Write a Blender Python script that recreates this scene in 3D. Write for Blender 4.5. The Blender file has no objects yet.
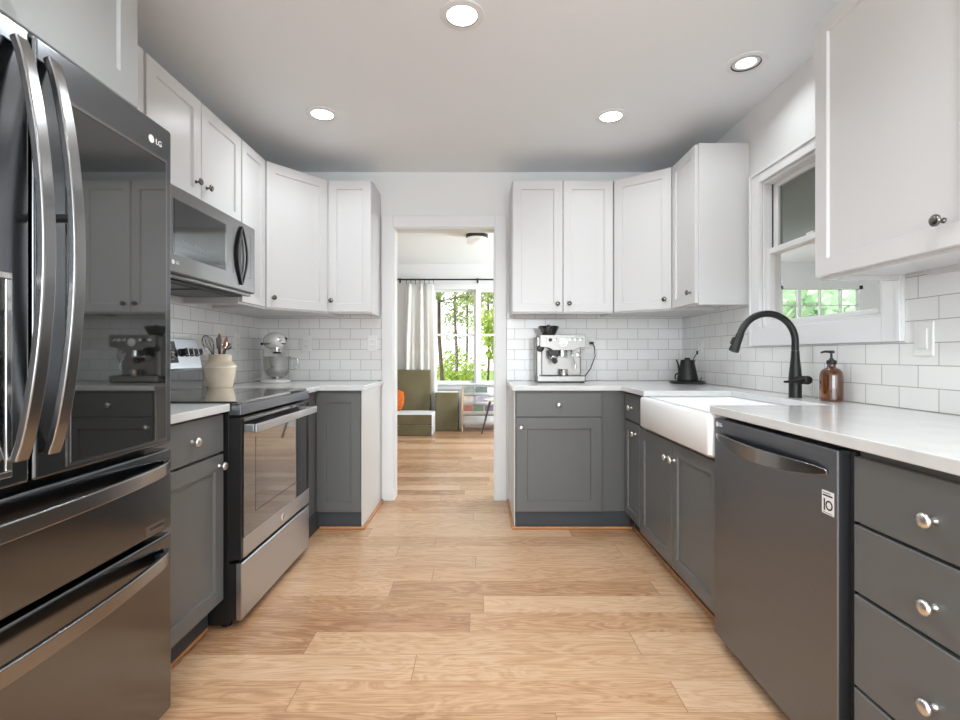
import bpy, bmesh, math, random
from mathutils import Vector, Matrix
random.seed(7)
PI = math.pi
sc = bpy.context.scene
COL = sc.collection

# ------------------------------------------------------------------ camera
CAMZ = 1.08
cam = bpy.data.objects.new('camera', bpy.data.cameras.new('camera'))
COL.objects.link(cam)
cam.location = (0, 0, CAMZ)
cam.rotation_euler = (PI/2, 0, 0)
cam.data.sensor_width = 36.0
cam.data.lens = 36.0*490/960
cam.data.shift_y = -5/960
cam.data.clip_start = 0.05
sc.camera = cam

# ------------------------------------------------------------------ world, lamps, exposure
w = bpy.data.worlds.new('sky'); sc.world = w; w.use_nodes = True
bg = w.node_tree.nodes['Background']
bg.inputs[0].default_value = (0.93, 0.97, 1.0, 1); bg.inputs[1].default_value = 1.9
sc.view_settings.view_transform = 'Standard'
sc.view_settings.look = 'None'
sc.view_settings.exposure = 0.02
sc.view_settings.gamma = 1.0
sc.view_settings.use_curve_mapping = False

def area(name, loc, direction, sx, sy, power, color=(1, 1, 1), spread=PI):
    L = bpy.data.lights.new(name, 'AREA'); L.shape = 'RECTANGLE'; L.size = sx; L.size_y = sy
    L.energy = power; L.color = color; L.spread = spread
    o = bpy.data.objects.new(name, L); COL.objects.link(o); o.location = loc
    o.rotation_euler = Vector(direction).to_track_quat('-Z', 'Y').to_euler()
    return o
area('added_rear_fill', (0.1, -2.75, 1.45), (0, 1, 0.0), 2.5, 1.75, 112, (0.87, 0.945, 1.0))  # added fill lamp behind the camera, at an invented rear opening
area('added_next_room_fill', (2.3, 5.6, 1.5), (-1, 0, -0.1), 1.9, 1.5, 270, (0.90, 0.96, 1.0))  # added fill lamp at an unseen opening, brightens the next room
area('added_porch_fill', (5.2, 3.2, 1.5), (-1, 0, 0), 3.0, 1.4, 24, (0.95, 1.0, 0.97))  # added fill lamp on the unseen open side of the porch
CAN_W = 3.2
CAN_C = (0.90, 0.96, 1.0)
sun = bpy.data.objects.new('sun', bpy.data.lights.new('sun', 'SUN')); COL.objects.link(sun)
sun.data.energy = 4.0; sun.data.angle = 0.05; sun.rotation_euler = (math.radians(38), 0, math.radians(-25))

# ------------------------------------------------------------------ materials
def srgb(r, g, b):
    f = lambda c: ((c/255)/12.92 if c/255 <= .04045 else ((c/255+.055)/1.055)**2.4)
    return (f(r), f(g), f(b), 1)
MATS = {}
def mat(name, col, rough=.5, metal=0.0, spec=.5, bump=0, bscale=80, coat=0, noise=0, nscale=8, aniso=0, stretch=None):
    m = bpy.data.materials.new(name); m.use_nodes = True
    nt = m.node_tree; b = nt.nodes['Principled BSDF']
    b.inputs['Base Color'].default_value = col
    b.inputs['Roughness'].default_value = rough
    b.inputs['Metallic'].default_value = metal
    b.inputs['Specular IOR Level'].default_value = spec
    b.inputs['Coat Weight'].default_value = coat
    tc = nt.nodes.new('ShaderNodeTexCoord')
    src = tc.outputs['Object']
    if stretch:
        mp = nt.nodes.new('ShaderNodeMapping'); mp.inputs['Scale'].default_value = stretch
        nt.links.new(src, mp.inputs[0]); src = mp.outputs[0]
    if noise:
        n = nt.nodes.new('ShaderNodeTexNoise'); n.inputs['Scale'].default_value = nscale; n.inputs['Detail'].default_value = 4
        nt.links.new(src, n.inputs['Vector'])
        mx = nt.nodes.new('ShaderNodeMix'); mx.data_type = 'RGBA'; mx.blend_type = 'MULTIPLY'
        mr = nt.nodes.new('ShaderNodeMapRange'); mr.inputs[1].default_value = .3; mr.inputs[2].default_value = .7
        mr.inputs[3].default_value = 1-noise; mr.inputs[4].default_value = 1+noise*.4
        nt.links.new(n.outputs[0], mr.inputs[0])
        mx.inputs[0].default_value = 1; mx.inputs[6].default_value = col
        nt.links.new(mr.outputs[0], mx.inputs[7]); nt.links.new(mx.outputs[2], b.inputs['Base Color'])
    if bump:
        n2 = nt.nodes.new('ShaderNodeTexNoise'); n2.inputs['Scale'].default_value = bscale; n2.inputs['Detail'].default_value = 3
        nt.links.new(src, n2.inputs['Vector'])
        bp = nt.nodes.new('ShaderNodeBump'); bp.inputs['Strength'].default_value = bump; bp.inputs['Distance'].default_value = .002
        nt.links.new(n2.outputs[0], bp.inputs['Height']); nt.links.new(bp.outputs[0], b.inputs['Normal'])
    MATS[name] = m
    return m
def glassmat(name, tint=(1, 1, 1, 1), refl=.1):
    m = bpy.data.materials.new(name); m.use_nodes = True; nt = m.node_tree
    nt.nodes.remove(nt.nodes['Principled BSDF'])
    t = nt.nodes.new('ShaderNodeBsdfTransparent'); t.inputs[0].default_value = tint
    g = nt.nodes.new('ShaderNodeBsdfGlossy'); g.inputs['Roughness'].default_value = .01
    mx = nt.nodes.new('ShaderNodeMixShader'); fr = nt.nodes.new('ShaderNodeFresnel'); fr.inputs[0].default_value = 1.4
    mu = nt.nodes.new('ShaderNodeMath'); mu.operation = 'MULTIPLY'; mu.inputs[1].default_value = refl*10
    ge = nt.nodes.new('ShaderNodeNewGeometry'); sb = nt.nodes.new('ShaderNodeMath'); sb.operation = 'SUBTRACT'; sb.inputs[0].default_value = 1
    m2 = nt.nodes.new('ShaderNodeMath'); m2.operation = 'MULTIPLY'
    nt.links.new(ge.outputs['Backfacing'], sb.inputs[1]); nt.links.new(fr.outputs[0], mu.inputs[0])
    nt.links.new(mu.outputs[0], m2.inputs[0]); nt.links.new(sb.outputs[0], m2.inputs[1]); nt.links.new(m2.outputs[0], mx.inputs[0])
    nt.links.new(t.outputs[0], mx.inputs[1]); nt.links.new(g.outputs[0], mx.inputs[2])
    nt.links.new(mx.outputs[0], nt.nodes['Material Output'].inputs[0])
    return m
def emis(name, col, s):
    m = bpy.data.materials.new(name); m.use_nodes = True; nt = m.node_tree
    b = nt.nodes['Principled BSDF']; b.inputs['Base Color'].default_value = col
    b.inputs['Emission Color'].default_value = col; b.inputs['Emission Strength'].default_value = s
    return m

M_WALL = mat('wall_paint', srgb(226, 226, 225), .6, bump=.05, bscale=200)
M_CEIL = mat('ceiling_paint', srgb(235, 238, 240), .8)
M_TRIM = mat('white_trim_paint', srgb(228, 228, 228), .35)
M_CABW = mat('white_cabinet_paint', srgb(211, 210, 210), .32, bump=.03, bscale=150)
M_CABG = mat('grey_cabinet_paint', srgb(98, 99, 98), .36, bump=.03, bscale=150)
M_CABL = mat('pale_grey_cabinet_paint', srgb(160, 161, 160), .4)
M_PANEL = mat('pale_laminate_panel', srgb(208, 207, 204), .35)
M_TOE = mat('charcoal_toe_board', srgb(58, 62, 66), .5)
M_QUARTZ = mat('white_quartz', srgb(213, 213, 212), .16, noise=.05, nscale=14, coat=.2)
M_BLKSS = mat('black_stainless', srgb(124, 127, 131), .17, metal=1, bump=.10, bscale=5)
M_DWSS = mat('dark_stainless', srgb(128, 133, 141), .34, metal=1, noise=.05, nscale=6, stretch=(1, 1, 60))
M_MWSS = mat('grey_stainless', srgb(128, 127, 127), .36, metal=1)
M_ESS = mat('satin_steel', srgb(150, 148, 145), .36, metal=1)
M_BOWL = mat('polished_steel', srgb(188, 187, 185), .1, metal=1)
M_HANDLE = mat('brushed_dark_handle', srgb(150, 149, 149), .22, metal=1)
M_SS = mat('brushed_stainless', srgb(190, 194, 200), .3, metal=1, noise=.06, nscale=8, stretch=(1, 60, 60))
M_CHROME = mat('chrome', srgb(222, 222, 222), .07, metal=1)
M_NICKEL = mat('satin_nickel', srgb(226, 225, 222), .32, metal=1)
M_PEWTER = mat('dark_pewter', srgb(120, 117, 112), .22, metal=1)
M_BLKGLASS = mat('black_glass', srgb(16, 16, 17), .03, spec=.9, coat=1)
M_FRGLASS = mat('smoked_door_glass', srgb(20, 20, 20), .03, spec=1.0, coat=1)
M_MWGLASS = mat('microwave_glass', srgb(74, 77, 78), .08, metal=.75)
M_BLACK = mat('black_plastic', srgb(22, 22, 23), .4)
M_MATTE = mat('matte_black_metal', srgb(28, 28, 28), .42, spec=.4)
M_DGREY = mat('dark_grey_steel', srgb(52, 52, 53), .4)
M_CLAY = mat('white_fireclay', srgb(250, 250, 250), .12, coat=.5)
M_ENAMEL = mat('white_enamel', srgb(232, 230, 226), .15, coat=.6)
M_PLATE = mat('white_plastic_plate', srgb(232, 231, 228), .3)
M_CREAM = mat('cream_stoneware', srgb(226, 210, 188), .35, noise=.08, nscale=20)
M_CREAM2 = mat('cream_stripe', srgb(240, 234, 222), .35)
M_WOOD = mat('turned_wood', srgb(160, 100, 56), .5, noise=.3, nscale=25, stretch=(1, 1, .15))
M_SHOE = mat('oak_moulding', srgb(186, 128, 80), .4, noise=.2, nscale=30, stretch=(.2, .2, 1))
M_AMBER = mat('amber_glass', srgb(112, 58, 8), .05, coat=1)
M_AMBER.node_tree.nodes['Principled BSDF'].inputs['Transmission Weight'].default_value = .75
M_WHITEINK = mat('white_print', srgb(238, 238, 238), .4)
M_GREYINK = mat('grey_print', srgb(140, 140, 140), .4)
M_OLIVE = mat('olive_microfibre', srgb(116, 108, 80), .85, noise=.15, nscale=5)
M_SLING_LITFACE = mat('sling_fabric_and_lit_faces', srgb(226, 228, 230), .8)  # real sling fabric; also paints window light onto foam faces
M_ORANGE = mat('orange_velvet', srgb(206, 100, 24), .8, noise=.3, nscale=30)
M_CURT = mat('white_linen', srgb(224, 223, 218), .9)
M_PINE = mat('pale_pine', srgb(196, 168, 134), .5)
M_GREYWOOD = mat('weathered_leg', srgb(92, 90, 86), .6)
M_BARK = mat('bark', srgb(98, 80, 68), .9, noise=.4, nscale=12)
M_PORCH = mat('porch_grey', srgb(168, 170, 169), .7)
M_GRASS = mat('lawn', srgb(120, 150, 70), .95, noise=.3, nscale=3)
M_GLASS = glassmat('window_glass', refl=.04)
M_SCREEN = glassmat('screened_glass', (.62, .65, .63, 1), .1)
M_LENS = emis('lit_lens', (1, .98, .95, 1), 9)
M_DIM = emis('lit_bulb', (1, .98, .95, 1), 1.5)
M_GLOBE = emis('frosted_globe', (.9, .9, .88, 1), .25)

def leafmat(name, c1, c2):
    m = bpy.data.materials.new(name); m.use_nodes = True; nt = m.node_tree
    nt.nodes.remove(nt.nodes['Principled BSDF'])
    g = nt.nodes.new('ShaderNodeNewGeometry')
    cr = nt.nodes.new('ShaderNodeValToRGB'); cr.color_ramp.elements[0].color = c1; cr.color_ramp.elements[1].color = c2
    nt.links.new(g.outputs['Random Per Island'], cr.inputs[0])
    d = nt.nodes.new('ShaderNodeBsdfDiffuse'); t = nt.nodes.new('ShaderNodeBsdfTranslucent'); mx = nt.nodes.new('ShaderNodeMixShader')
    mx.inputs[0].default_value = .5
    nt.links.new(cr.outputs[0], d.inputs[0]); nt.links.new(cr.outputs[0], t.inputs[0])
    nt.links.new(d.outputs[0], mx.inputs[1]); nt.links.new(t.outputs[0], mx.inputs[2])
    nt.links.new(mx.outputs[0], nt.nodes['Material Output'].inputs[0])
    return m
M_LEAF = leafmat('broad_leaves', srgb(130, 156, 66), srgb(220, 230, 134))
M_NEEDLE = leafmat('pine_needles', srgb(110, 126, 74), srgb(190, 200, 136))
M_MINT = leafmat('pale_leaves', srgb(200, 232, 196), srgb(244, 252, 240))

def tilemat(name, axis):
    m = bpy.data.materials.new(name); m.use_nodes = True; nt = m.node_tree; b = nt.nodes['Principled BSDF']
    g = nt.nodes.new('ShaderNodeNewGeometry'); sp = nt.nodes.new('ShaderNodeSeparateXYZ'); cb = nt.nodes.new('ShaderNodeCombineXYZ')
    nt.links.new(g.outputs['Position'], sp.inputs[0])
    ad = nt.nodes.new('ShaderNodeMath'); ad.inputs[1].default_value = 10 + (.03 if axis == 'X' else .055)
    az = nt.nodes.new('ShaderNodeMath'); az.inputs[1].default_value = -.8915 + .0766*40
    nt.links.new(sp.outputs[axis], ad.inputs[0]); nt.links.new(sp.outputs['Z'], az.inputs[0])
    nt.links.new(ad.outputs[0], cb.inputs[0]); nt.links.new(az.outputs[0], cb.inputs[1])
    br = nt.nodes.new('ShaderNodeTexBrick'); br.inputs['Scale'].default_value = 1
    br.inputs['Brick Width'].default_value = .1524; br.inputs['Row Height'].default_value = .0766
    br.inputs['Mortar Size'].default_value = .0014; br.inputs['Mortar Smooth'].default_value = .2
    br.inputs['Color1'].default_value = srgb(234, 233, 231); br.inputs['Color2'].default_value = srgb(229, 228, 226)
    br.inputs['Mortar'].default_value = srgb(160, 157, 153); br.offset = .5
    nt.links.new(cb.outputs[0], br.inputs['Vector'])
    nt.links.new(br.outputs['Color'], b.inputs['Base Color'])
    n = nt.nodes.new('ShaderNodeTexNoise'); n.inputs['Scale'].default_value = 18; nt.links.new(g.outputs['Position'], n.inputs['Vector'])
    iv = nt.nodes.new('ShaderNodeMath'); iv.operation = 'MULTIPLY_ADD'; iv.inputs[1].default_value = -1
    ns = nt.nodes.new('ShaderNodeMath'); ns.operation = 'MULTIPLY'; ns.inputs[1].default_value = .5
    nt.links.new(n.outputs[0], ns.inputs[0]); nt.links.new(br.outputs['Fac'], iv.inputs[0]); nt.links.new(ns.outputs[0], iv.inputs[2])
    bp = nt.nodes.new('ShaderNodeBump'); bp.inputs['Strength'].default_value = .5; bp.inputs['Distance'].default_value = .0012
    nt.links.new(iv.outputs[0], bp.inputs['Height']); nt.links.new(bp.outputs[0], b.inputs['Normal'])
    b.inputs['Roughness'].default_value = .12
    return m
M_TILEX = tilemat('subway_tile_back', 'X'); M_TILEY = tilemat('subway_tile_side', 'Y')

def floormat():
    m = bpy.data.materials.new('oak_planks'); m.use_nodes = True; nt = m.node_tree; b = nt.nodes['Principled BSDF']
    N = nt.nodes.new; L = nt.links.new
    def math_(op, a, bb=None, c=None):
        n = N('ShaderNodeMath'); n.operation = op
        for i, v in enumerate((a, bb, c)):
            if v is None: continue
            if isinstance(v, (int, float)): n.inputs[i].default_value = v
            else: L(v, n.inputs[i])
        return n.outputs[0]
    g = N('ShaderNodeNewGeometry'); sp = N('ShaderNodeSeparateXYZ'); L(g.outputs['Position'], sp.inputs[0])
    W, LEN = .1433, 1.22
    ry = math_('DIVIDE', math_('ADD', sp.outputs['Y'], 10 - 1.592 + W*.0), W)
    ry = math_('ADD', ry, -math.floor(10/W)*0)
    row = math_('FLOOR', ry)
    fy = math_('FRACT', ry)
    wn = N('ShaderNodeTexWhiteNoise'); wn.noise_dimensions = '1D'; L(row, wn.inputs['W'])
    rx = math_('DIVIDE', math_('ADD', sp.outputs['X'], math_('ADD', math_('MULTIPLY', wn.outputs['Value'], LEN), 20)), LEN)
    colm = math_('FLOOR', rx); fx = math_('FRACT', rx)
    idv = N('ShaderNodeCombineXYZ'); L(row, idv.inputs[0]); L(colm, idv.inputs[1])
    w2 = N('ShaderNodeTexWhiteNoise'); w2.noise_dimensions = '3D'; L(idv.outputs[0], w2.inputs['Vector'])
    # grain coordinates: long along X, shifted per plank
    gx = math_('ADD', math_('MULTIPLY', sp.outputs['X'], 1.0), math_('MULTIPLY', w2.outputs['Value'], 57))
    gy = math_('MULTIPLY', sp.outputs['Y'], 5.5)
    gv = N('ShaderNodeCombineXYZ'); L(gx, gv.inputs[0]); L(gy, gv.inputs[1]); L(math_('MULTIPLY', w2.outputs['Value'], 31), gv.inputs[2])
    n1 = N('ShaderNodeTexNoise'); n1.inputs['Scale'].default_value = 2.2; n1.inputs['Detail'].default_value = 5; n1.inputs['Distortion'].default_value = .9
    L(gv.outputs[0], n1.inputs['Vector'])
    rings = math_('FRACT', math_('MULTIPLY', n1.outputs[0], 9.0))
    rings = math_('ABSOLUTE', math_('SUBTRACT', math_('MULTIPLY', rings, 2), 1))
    gf = N('ShaderNodeCombineXYZ'); L(math_('MULTIPLY', gx, 5), gf.inputs[0]); L(math_('MULTIPLY', sp.outputs['Y'], 260), gf.inputs[1])
    n2 = N('ShaderNodeTexNoise'); n2.inputs['Scale'].default_value = 1; n2.inputs['Detail'].default_value = 3; L(gf.outputs[0], n2.inputs['Vector'])
    cr = N('ShaderNodeValToRGB'); e = cr.color_ramp.elements
    e[0].position = 0; e[0].color = srgb(154, 112, 80); e[1].position = 1; e[1].color = srgb(211, 179, 147)
    mid = cr.color_ramp.elements.new(.5); mid.color = srgb(193, 153, 117)
    tone = math_('ADD', math_('MULTIPLY', w2.outputs['Value'], .72), math_('ADD', math_('MULTIPLY', rings, .40), math_('MULTIPLY_ADD', n2.outputs[0], 1.3, -.72)))
    L(tone, cr.inputs[0])
    seam = math_('MULTIPLY', math_('GREATER_THAN', fy, .010), math_('GREATER_THAN', fx, .0022))
    mx = N('ShaderNodeMix'); mx.data_type = 'RGBA'; mx.inputs[6].default_value = srgb(150, 110, 80)
    L(seam, mx.inputs[0]); L(cr.outputs[0], mx.inputs[7]); L(mx.outputs[2], b.inputs['Base Color'])
    b.inputs['Roughness'].default_value = .28
    bp = N('ShaderNodeBump'); bp.inputs['Strength'].default_value = .12; bp.inputs['Distance'].default_value = .001
    L(math_('ADD', math_('MULTIPLY', n2.outputs[0], .4), seam), bp.inputs['Height']); L(bp.outputs[0], b.inputs['Normal'])
    return m
M_FLOOR = floormat()

# ------------------------------------------------------------------ mesh helpers
def frame_from(axis):
    a = Vector(axis).normalized()
    t = Vector((0, 0, 1)) if abs(a.z) < .9 else Vector((1, 0, 0))
    u = t.cross(a).normalized(); v = a.cross(u)
    return u, v, a
class MB:
    def __init__(s): s.bm = bmesh.new()
    def _face(s, vs, mi=0):
        try:
            f = s.bm.faces.new(vs); f.material_index = mi; return f
        except ValueError: return None
    def box(s, x0, x1, y0, y1, z0, z1, mi=0):
        v = [s.bm.verts.new((x, y, z)) for z in (z0, z1) for y in (y0, y1) for x in (x0, x1)]
        for q in ((0, 2, 3, 1), (4, 5, 7, 6), (0, 1, 5, 4), (2, 6, 7, 3), (0, 4, 6, 2), (1, 3, 7, 5)):
            s._face([v[i] for i in q], mi)
        return s
    def obox(s, c, ux, uy, uz, hx, hy, hz):
        c = Vector(c); ux = Vector(ux).normalized(); uy = Vector(uy).normalized(); uz = Vector(uz).normalized()
        v = [s.bm.verts.new(c + ux*hx*a + uy*hy*b + uz*hz*d) for d in (-1, 1) for b in (-1, 1) for a in (-1, 1)]
        for q in ((0, 2, 3, 1), (4, 5, 7, 6), (0, 1, 5, 4), (2, 6, 7, 3), (0, 4, 6, 2), (1, 3, 7, 5)):
            s._face([v[i] for i in q])
        return s
    def prism(s, poly, z0, z1, f=None):
        f = f or (lambda a, b, c: (a, b, c))
        b = [s.bm.verts.new(f(x, y, z0)) for x, y in poly]; t = [s.bm.verts.new(f(x, y, z1)) for x, y in poly]
        s._face(list(reversed(b))); s._face(t); n = len(poly)
        for i in range(n): s._face([b[i], b[(i+1) % n], t[(i+1) % n], t[i]])
        return s
    def rings(s, loops, cap0=True, cap1=True, closed=True):
        R = [[s.bm.verts.new(p) for p in lp] for lp in loops]
        n = len(R[0])
        for a, b in zip(R, R[1:]):
            for i in range(n if closed else n-1): s._face([a[i], a[(i+1) % n], b[(i+1) % n], b[i]])
        if cap0: s._face(list(reversed(R[0])))
        if cap1: s._face(R[-1])
        return s
    def panel(s, x0, x1, z0, z1, yb, yf, stile=.058, rec=.009, rail=None):
        rail = rail or stile
        def ring(i, j, y): return [(x0+i, y, z0+j), (x1-i, y, z0+j), (x1-i, y, z1-j), (x0+i, y, z1-j)]
        c = .0018
        return s.rings([ring(0, 0, yb), ring(0, 0, yf+c), ring(c, c, yf), ring(stile, rail, yf), ring(stile+.0035, rail+.0035, yf+rec)], True, True)
    def slab(s, x0, x1, z0, z1, yb, yf, c=.002):
        def ring(i, y): return [(x0+i, y, z0+i), (x1-i, y, z0+i), (x1-i, y, z1-i), (x0+i, y, z1-i)]
        return s.rings([ring(0, yb), ring(0, yf+c), ring(c, yf)])
    def lathe(s, prof, c=(0, 0, 0), axis=(0, 0, 1), n=28, cap0=True, cap1=True):
        u, v, a = frame_from(axis); c = Vector(c)
        return s.rings([[c + a*z + (u*math.cos(2*PI*i/n) + v*math.sin(2*PI*i/n))*max(r, 1e-4) for i in range(n)] for r, z in prof], cap0, cap1)
    def cyl(s, p0, p1, r0, r1=None, n=20):
        p0 = Vector(p0); d = Vector(p1)-p0
        return s.lathe([(r0, 0), (r0 if r1 is None else r1, d.length)], p0, d, n)
    def sphere(s, c, r, sc=(1, 1, 1), n=20):
        c = Vector(c); m = n//2; L = []
        for j in range(1, m):
            t = PI*j/m
            L.append([c + Vector((math.sin(t)*math.cos(2*PI*i/n)*sc[0], math.sin(t)*math.sin(2*PI*i/n)*sc[1], -math.cos(t)*sc[2]))*r for i in range(n)])
        return s.rings(L)
    def tube(s, pts, r, n=12):
        pts = [Vector(p) for p in pts]; k = len(pts); rr = r if isinstance(r, (list, tuple)) else [r]*k
        T = [(pts[min(i+1, k-1)]-pts[max(i-1, 0)]).normalized() for i in range(k)]
        u = frame_from(T[0])[0]; L = []
        for p, t, q in zip(pts, T, rr):
            u = (u - t*u.dot(t)).normalized(); v = t.cross(u)
            L.append([p + (u*math.cos(2*PI*i/n) + v*math.sin(2*PI*i/n))*q for i in range(n)])
        return s.rings(L)
    def strap(s, pts, side, wd, th):
        """rectangular bar swept along a planar path; side is the constant width direction"""
        pts = [Vector(p) for p in pts]; sd = Vector(side).normalized(); k = len(pts); L = []
        for i, p in enumerate(pts):
            t = (pts[min(i+1, k-1)]-pts[max(i-1, 0)]).normalized(); nn = t.cross(sd).normalized()
            ww = wd[i] if isinstance(wd, list) else wd
            L.append([p + sd*ww/2 + nn*th/2, p - sd*ww/2 + nn*th/2, p - sd*ww/2 - nn*th/2, p + sd*ww/2 - nn*th/2])
        return s.rings(L)
    def build(s, name, m, parent=None, bev=0, seg=2, smooth=40, solid=0, subsurf=0):
        bmesh.ops.recalc_face_normals(s.bm, faces=s.bm.faces)
        me = bpy.data.meshes.new(name); s.bm.to_mesh(me); s.bm.free()
        for mm in (m if isinstance(m, (list, tuple)) else [m]): me.materials.append(mm)
        if smooth:
            for p in me.polygons: p.use_smooth = True
            me.set_sharp_from_angle(angle=math.radians(smooth))
        o = bpy.data.objects.new(name, me); COL.objects.link(o)
        if parent: o.parent = parent
        if solid:
            md = o.modifiers.new('thickness', 'SOLIDIFY'); md.thickness = solid; md.offset = 0
        if subsurf:
            md = o.modifiers.new('round', 'SUBSURF'); md.levels = subsurf; md.render_levels = subsurf
        if bev:
            md = o.modifiers.new('edge', 'BEVEL'); md.width = bev; md.segments = seg; md.limit_method = 'ANGLE'; md.angle_limit = math.radians(35)
            md.harden_normals = True
        return o
def tag(o, label, cat, group=None):
    o['label'] = label; o['category'] = cat
    if group: o['group'] = group
    return o
def thing(name, label, cat, loc, rz=0, group=None):
    o = bpy.data.objects.new(name, None); COL.objects.link(o); o.location = loc; o.rotation_euler = (0, 0, rz); o.empty_display_size = .1
    return tag(o, label, cat, group)
def struct(o, label=None):
    o['kind'] = 'structure'
    return o
def text(s, size, c, right, up, m, name, parent, ext=.0004, bold=0):
    cu = bpy.data.curves.new('t', 'FONT'); cu.body = s; cu.size = size; cu.extrude = ext; cu.align_x = 'CENTER'; cu.align_y = 'CENTER'; cu.offset = bold
    to = bpy.data.objects.new('t', cu); COL.objects.link(to)
    dg = bpy.context.evaluated_depsgraph_get(); dg.update()
    me = bpy.data.meshes.new_from_object(to.evaluated_get(dg)); bpy.data.objects.remove(to)
    r = Vector(right).normalized(); u = Vector(up).normalized(); n = r.cross(u)
    mt = Matrix((( r.x, u.x, n.x, c[0]), (r.y, u.y, n.y, c[1]), (r.z, u.z, n.z, c[2]), (0, 0, 0, 1)))
    me.transform(mt); me.materials.clear(); me.materials.append(m); me.name = name
    o = bpy.data.objects.new(name, me); COL.objects.link(o)
    if parent: o.parent = parent
    return o
LEFT, RIGHT = PI/2, -PI/2        # rotation of things on the left / right wall

# ------------------------------------------------------------------ room shell
XL, XR, YB, H = -1.63, 1.51, 3.646, 2.44
YF = 7.3                          # far wall of the next room
struct(MB().box(-3.2, 5.3, -2.9, 7.5, -.1, 0).build('floor', M_FLOOR, smooth=0))
struct(MB().box(XL-.12, XR+.12, -2.6, YB+.0, H, H+.1).build('ceiling', M_CEIL, smooth=0))
struct(MB().box(-3.1, 2.1, YB, YF+.12, H, H+.1).build('ceiling_next_room', M_CEIL, smooth=0))
struct(MB().box(XL-.12, XL, -2.6, YB, 0, H).build('wall_left', M_WALL, smooth=0))
DX0, DX1, DZ = -.652, .12, 2.035
struct(MB().box(-3.1, DX0, YB, YB+.12, 0, H).box(DX1, 2.1, YB, YB+.12, 0, H).box(DX0, DX1, YB, YB+.12, DZ, H).build('wall_back', M_WALL, smooth=0))
WY0, WY1, WZ0, WZ1 = 1.82, 2.618, 1.222, 2.0
struct(MB().box(XR, XR+.09, -2.6, WY0, 0, H).box(XR, XR+.09, WY1, YB+.12, 0, H).box(XR, XR+.09, WY0, WY1, 0, WZ0).box(XR, XR+.09, WY0, WY1, WZ1, H).build('wall_right', M_WALL, smooth=0))
struct(MB().box(XL-.12, -1.25, -2.7, -2.6, 0, H).box(1.35, XR+.14, -2.7, -2.6, 0, H).box(-1.25, 1.35, -2.7, -2.6, 0, .5).box(-1.25, 1.35, -2.7, -2.6, 2.3, H).build('wall_rear', M_WALL, smooth=0))  # opening added so the rear fill lamp can shine in
# next room
FX = [(-.70, -.064), (-.014, .622), (.672, 1.308)]; FZ0, FZ1 = .665, 2.055
fw = MB().box(-3.1, FX[0][0], YF, YF+.14, 0, H).box(FX[2][1], 2.1, YF, YF+.14, 0, H).box(FX[0][0], FX[2][1], YF, YF+.14, 0, FZ0).box(FX[0][0], FX[2][1], YF, YF+.14, FZ1, H)
for a, b in ((FX[0][1], FX[1][0]), (FX[1][1], FX[2][0])): fw.box(a, b, YF, YF+.14, FZ0, FZ1)
struct(fw.build('wall_far', M_WALL, smooth=0))
struct(MB().box(-3.1, -3.0, YB+.12, YF, 0, H).build('wall_next_left', M_WALL, smooth=0))
struct(MB().box(2.0, 2.1, YB+.12, 4.6, 0, H).box(2.0, 2.1, 6.6, YF, 0, H).box(2.0, 2.1, 4.6, 6.6, 0, .7).box(2.0, 2.1, 4.6, 6.6, 2.25, H).build('wall_next_right', M_WALL, smooth=0))  # out-of-view opening added for the next room's fill lamp
struct(MB().box(-3.0, 2.0, YF-.016, YF-.001, 0, .12).build('baseboard_far', M_TRIM, bev=.003))
struct(MB().box(-3.0, -.745, YB+.121, YB+.135, 0, .12).box(.215, 2.0, YB+.121, YB+.135, 0, .12).build('baseboard_back', M_TRIM, bev=.003))
# doorway casing and jamb
cw = .085
jm = MB().box(DX0-.0, DX0+.016, YB-.004, YB+.124, 0, DZ).box(DX1-.016, DX1, YB-.004, YB+.124, 0, DZ).box(DX0+.016, DX1-.016, YB-.004, YB+.124, DZ-.016, DZ)
struct(jm.build('trim_1', M_TRIM, bev=.0015))
for k, yy in enumerate((YB-.02, YB+.121)):
    c = MB().box(DX0-cw+.008, DX0+.008, yy, yy+.0185, 0, DZ+cw-.008).box(DX1-.008, DX1+cw-.008, yy, yy+.0185, 0, DZ+cw-.008).box(DX0+.008, DX1-.008, yy, yy+.0185, DZ-.008, DZ+cw-.008)
    struct(c.build('trim_%d' % (k+2), M_TRIM, bev=.004))
# porch beyond the sink window
PC = 2.12
struct(MB().box(XR+.09, 5.2, 0.2, 5.6, PC, PC+.1).build('ceiling_porch', M_PORCH, smooth=0))
PX = (3.36, 4.30)
struct(MB().box(2.12, PX[0], 5.5, 5.6, 0, PC).box(PX[1], 5.2, 5.5, 5.6, 0, PC).box(PX[0], PX[1], 5.5, 5.6, 0, .95).box(PX[0], PX[1], 5.5, 5.6, 1.86, PC).build('wall_porch_back', M_PORCH, smooth=0))
struct(MB().box(XR+.09, 2.1, 3.766, 3.8, 0, PC).build('wall_porch_side', M_PORCH, smooth=0))
struct(MB().box(XR+.09, 5.2, .1, .2, 0, PC).build('wall_porch_front', M_PORCH, smooth=0))
struct(MB().box(2.1, 2.12, 3.8, 5.5, 0, PC).build('wall_porch_left', M_PORCH, smooth=0))
struct(MB().box(-30, 40, 7.6, 60, -.9, -.8).build('ground', M_GRASS, smooth=0))

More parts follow.
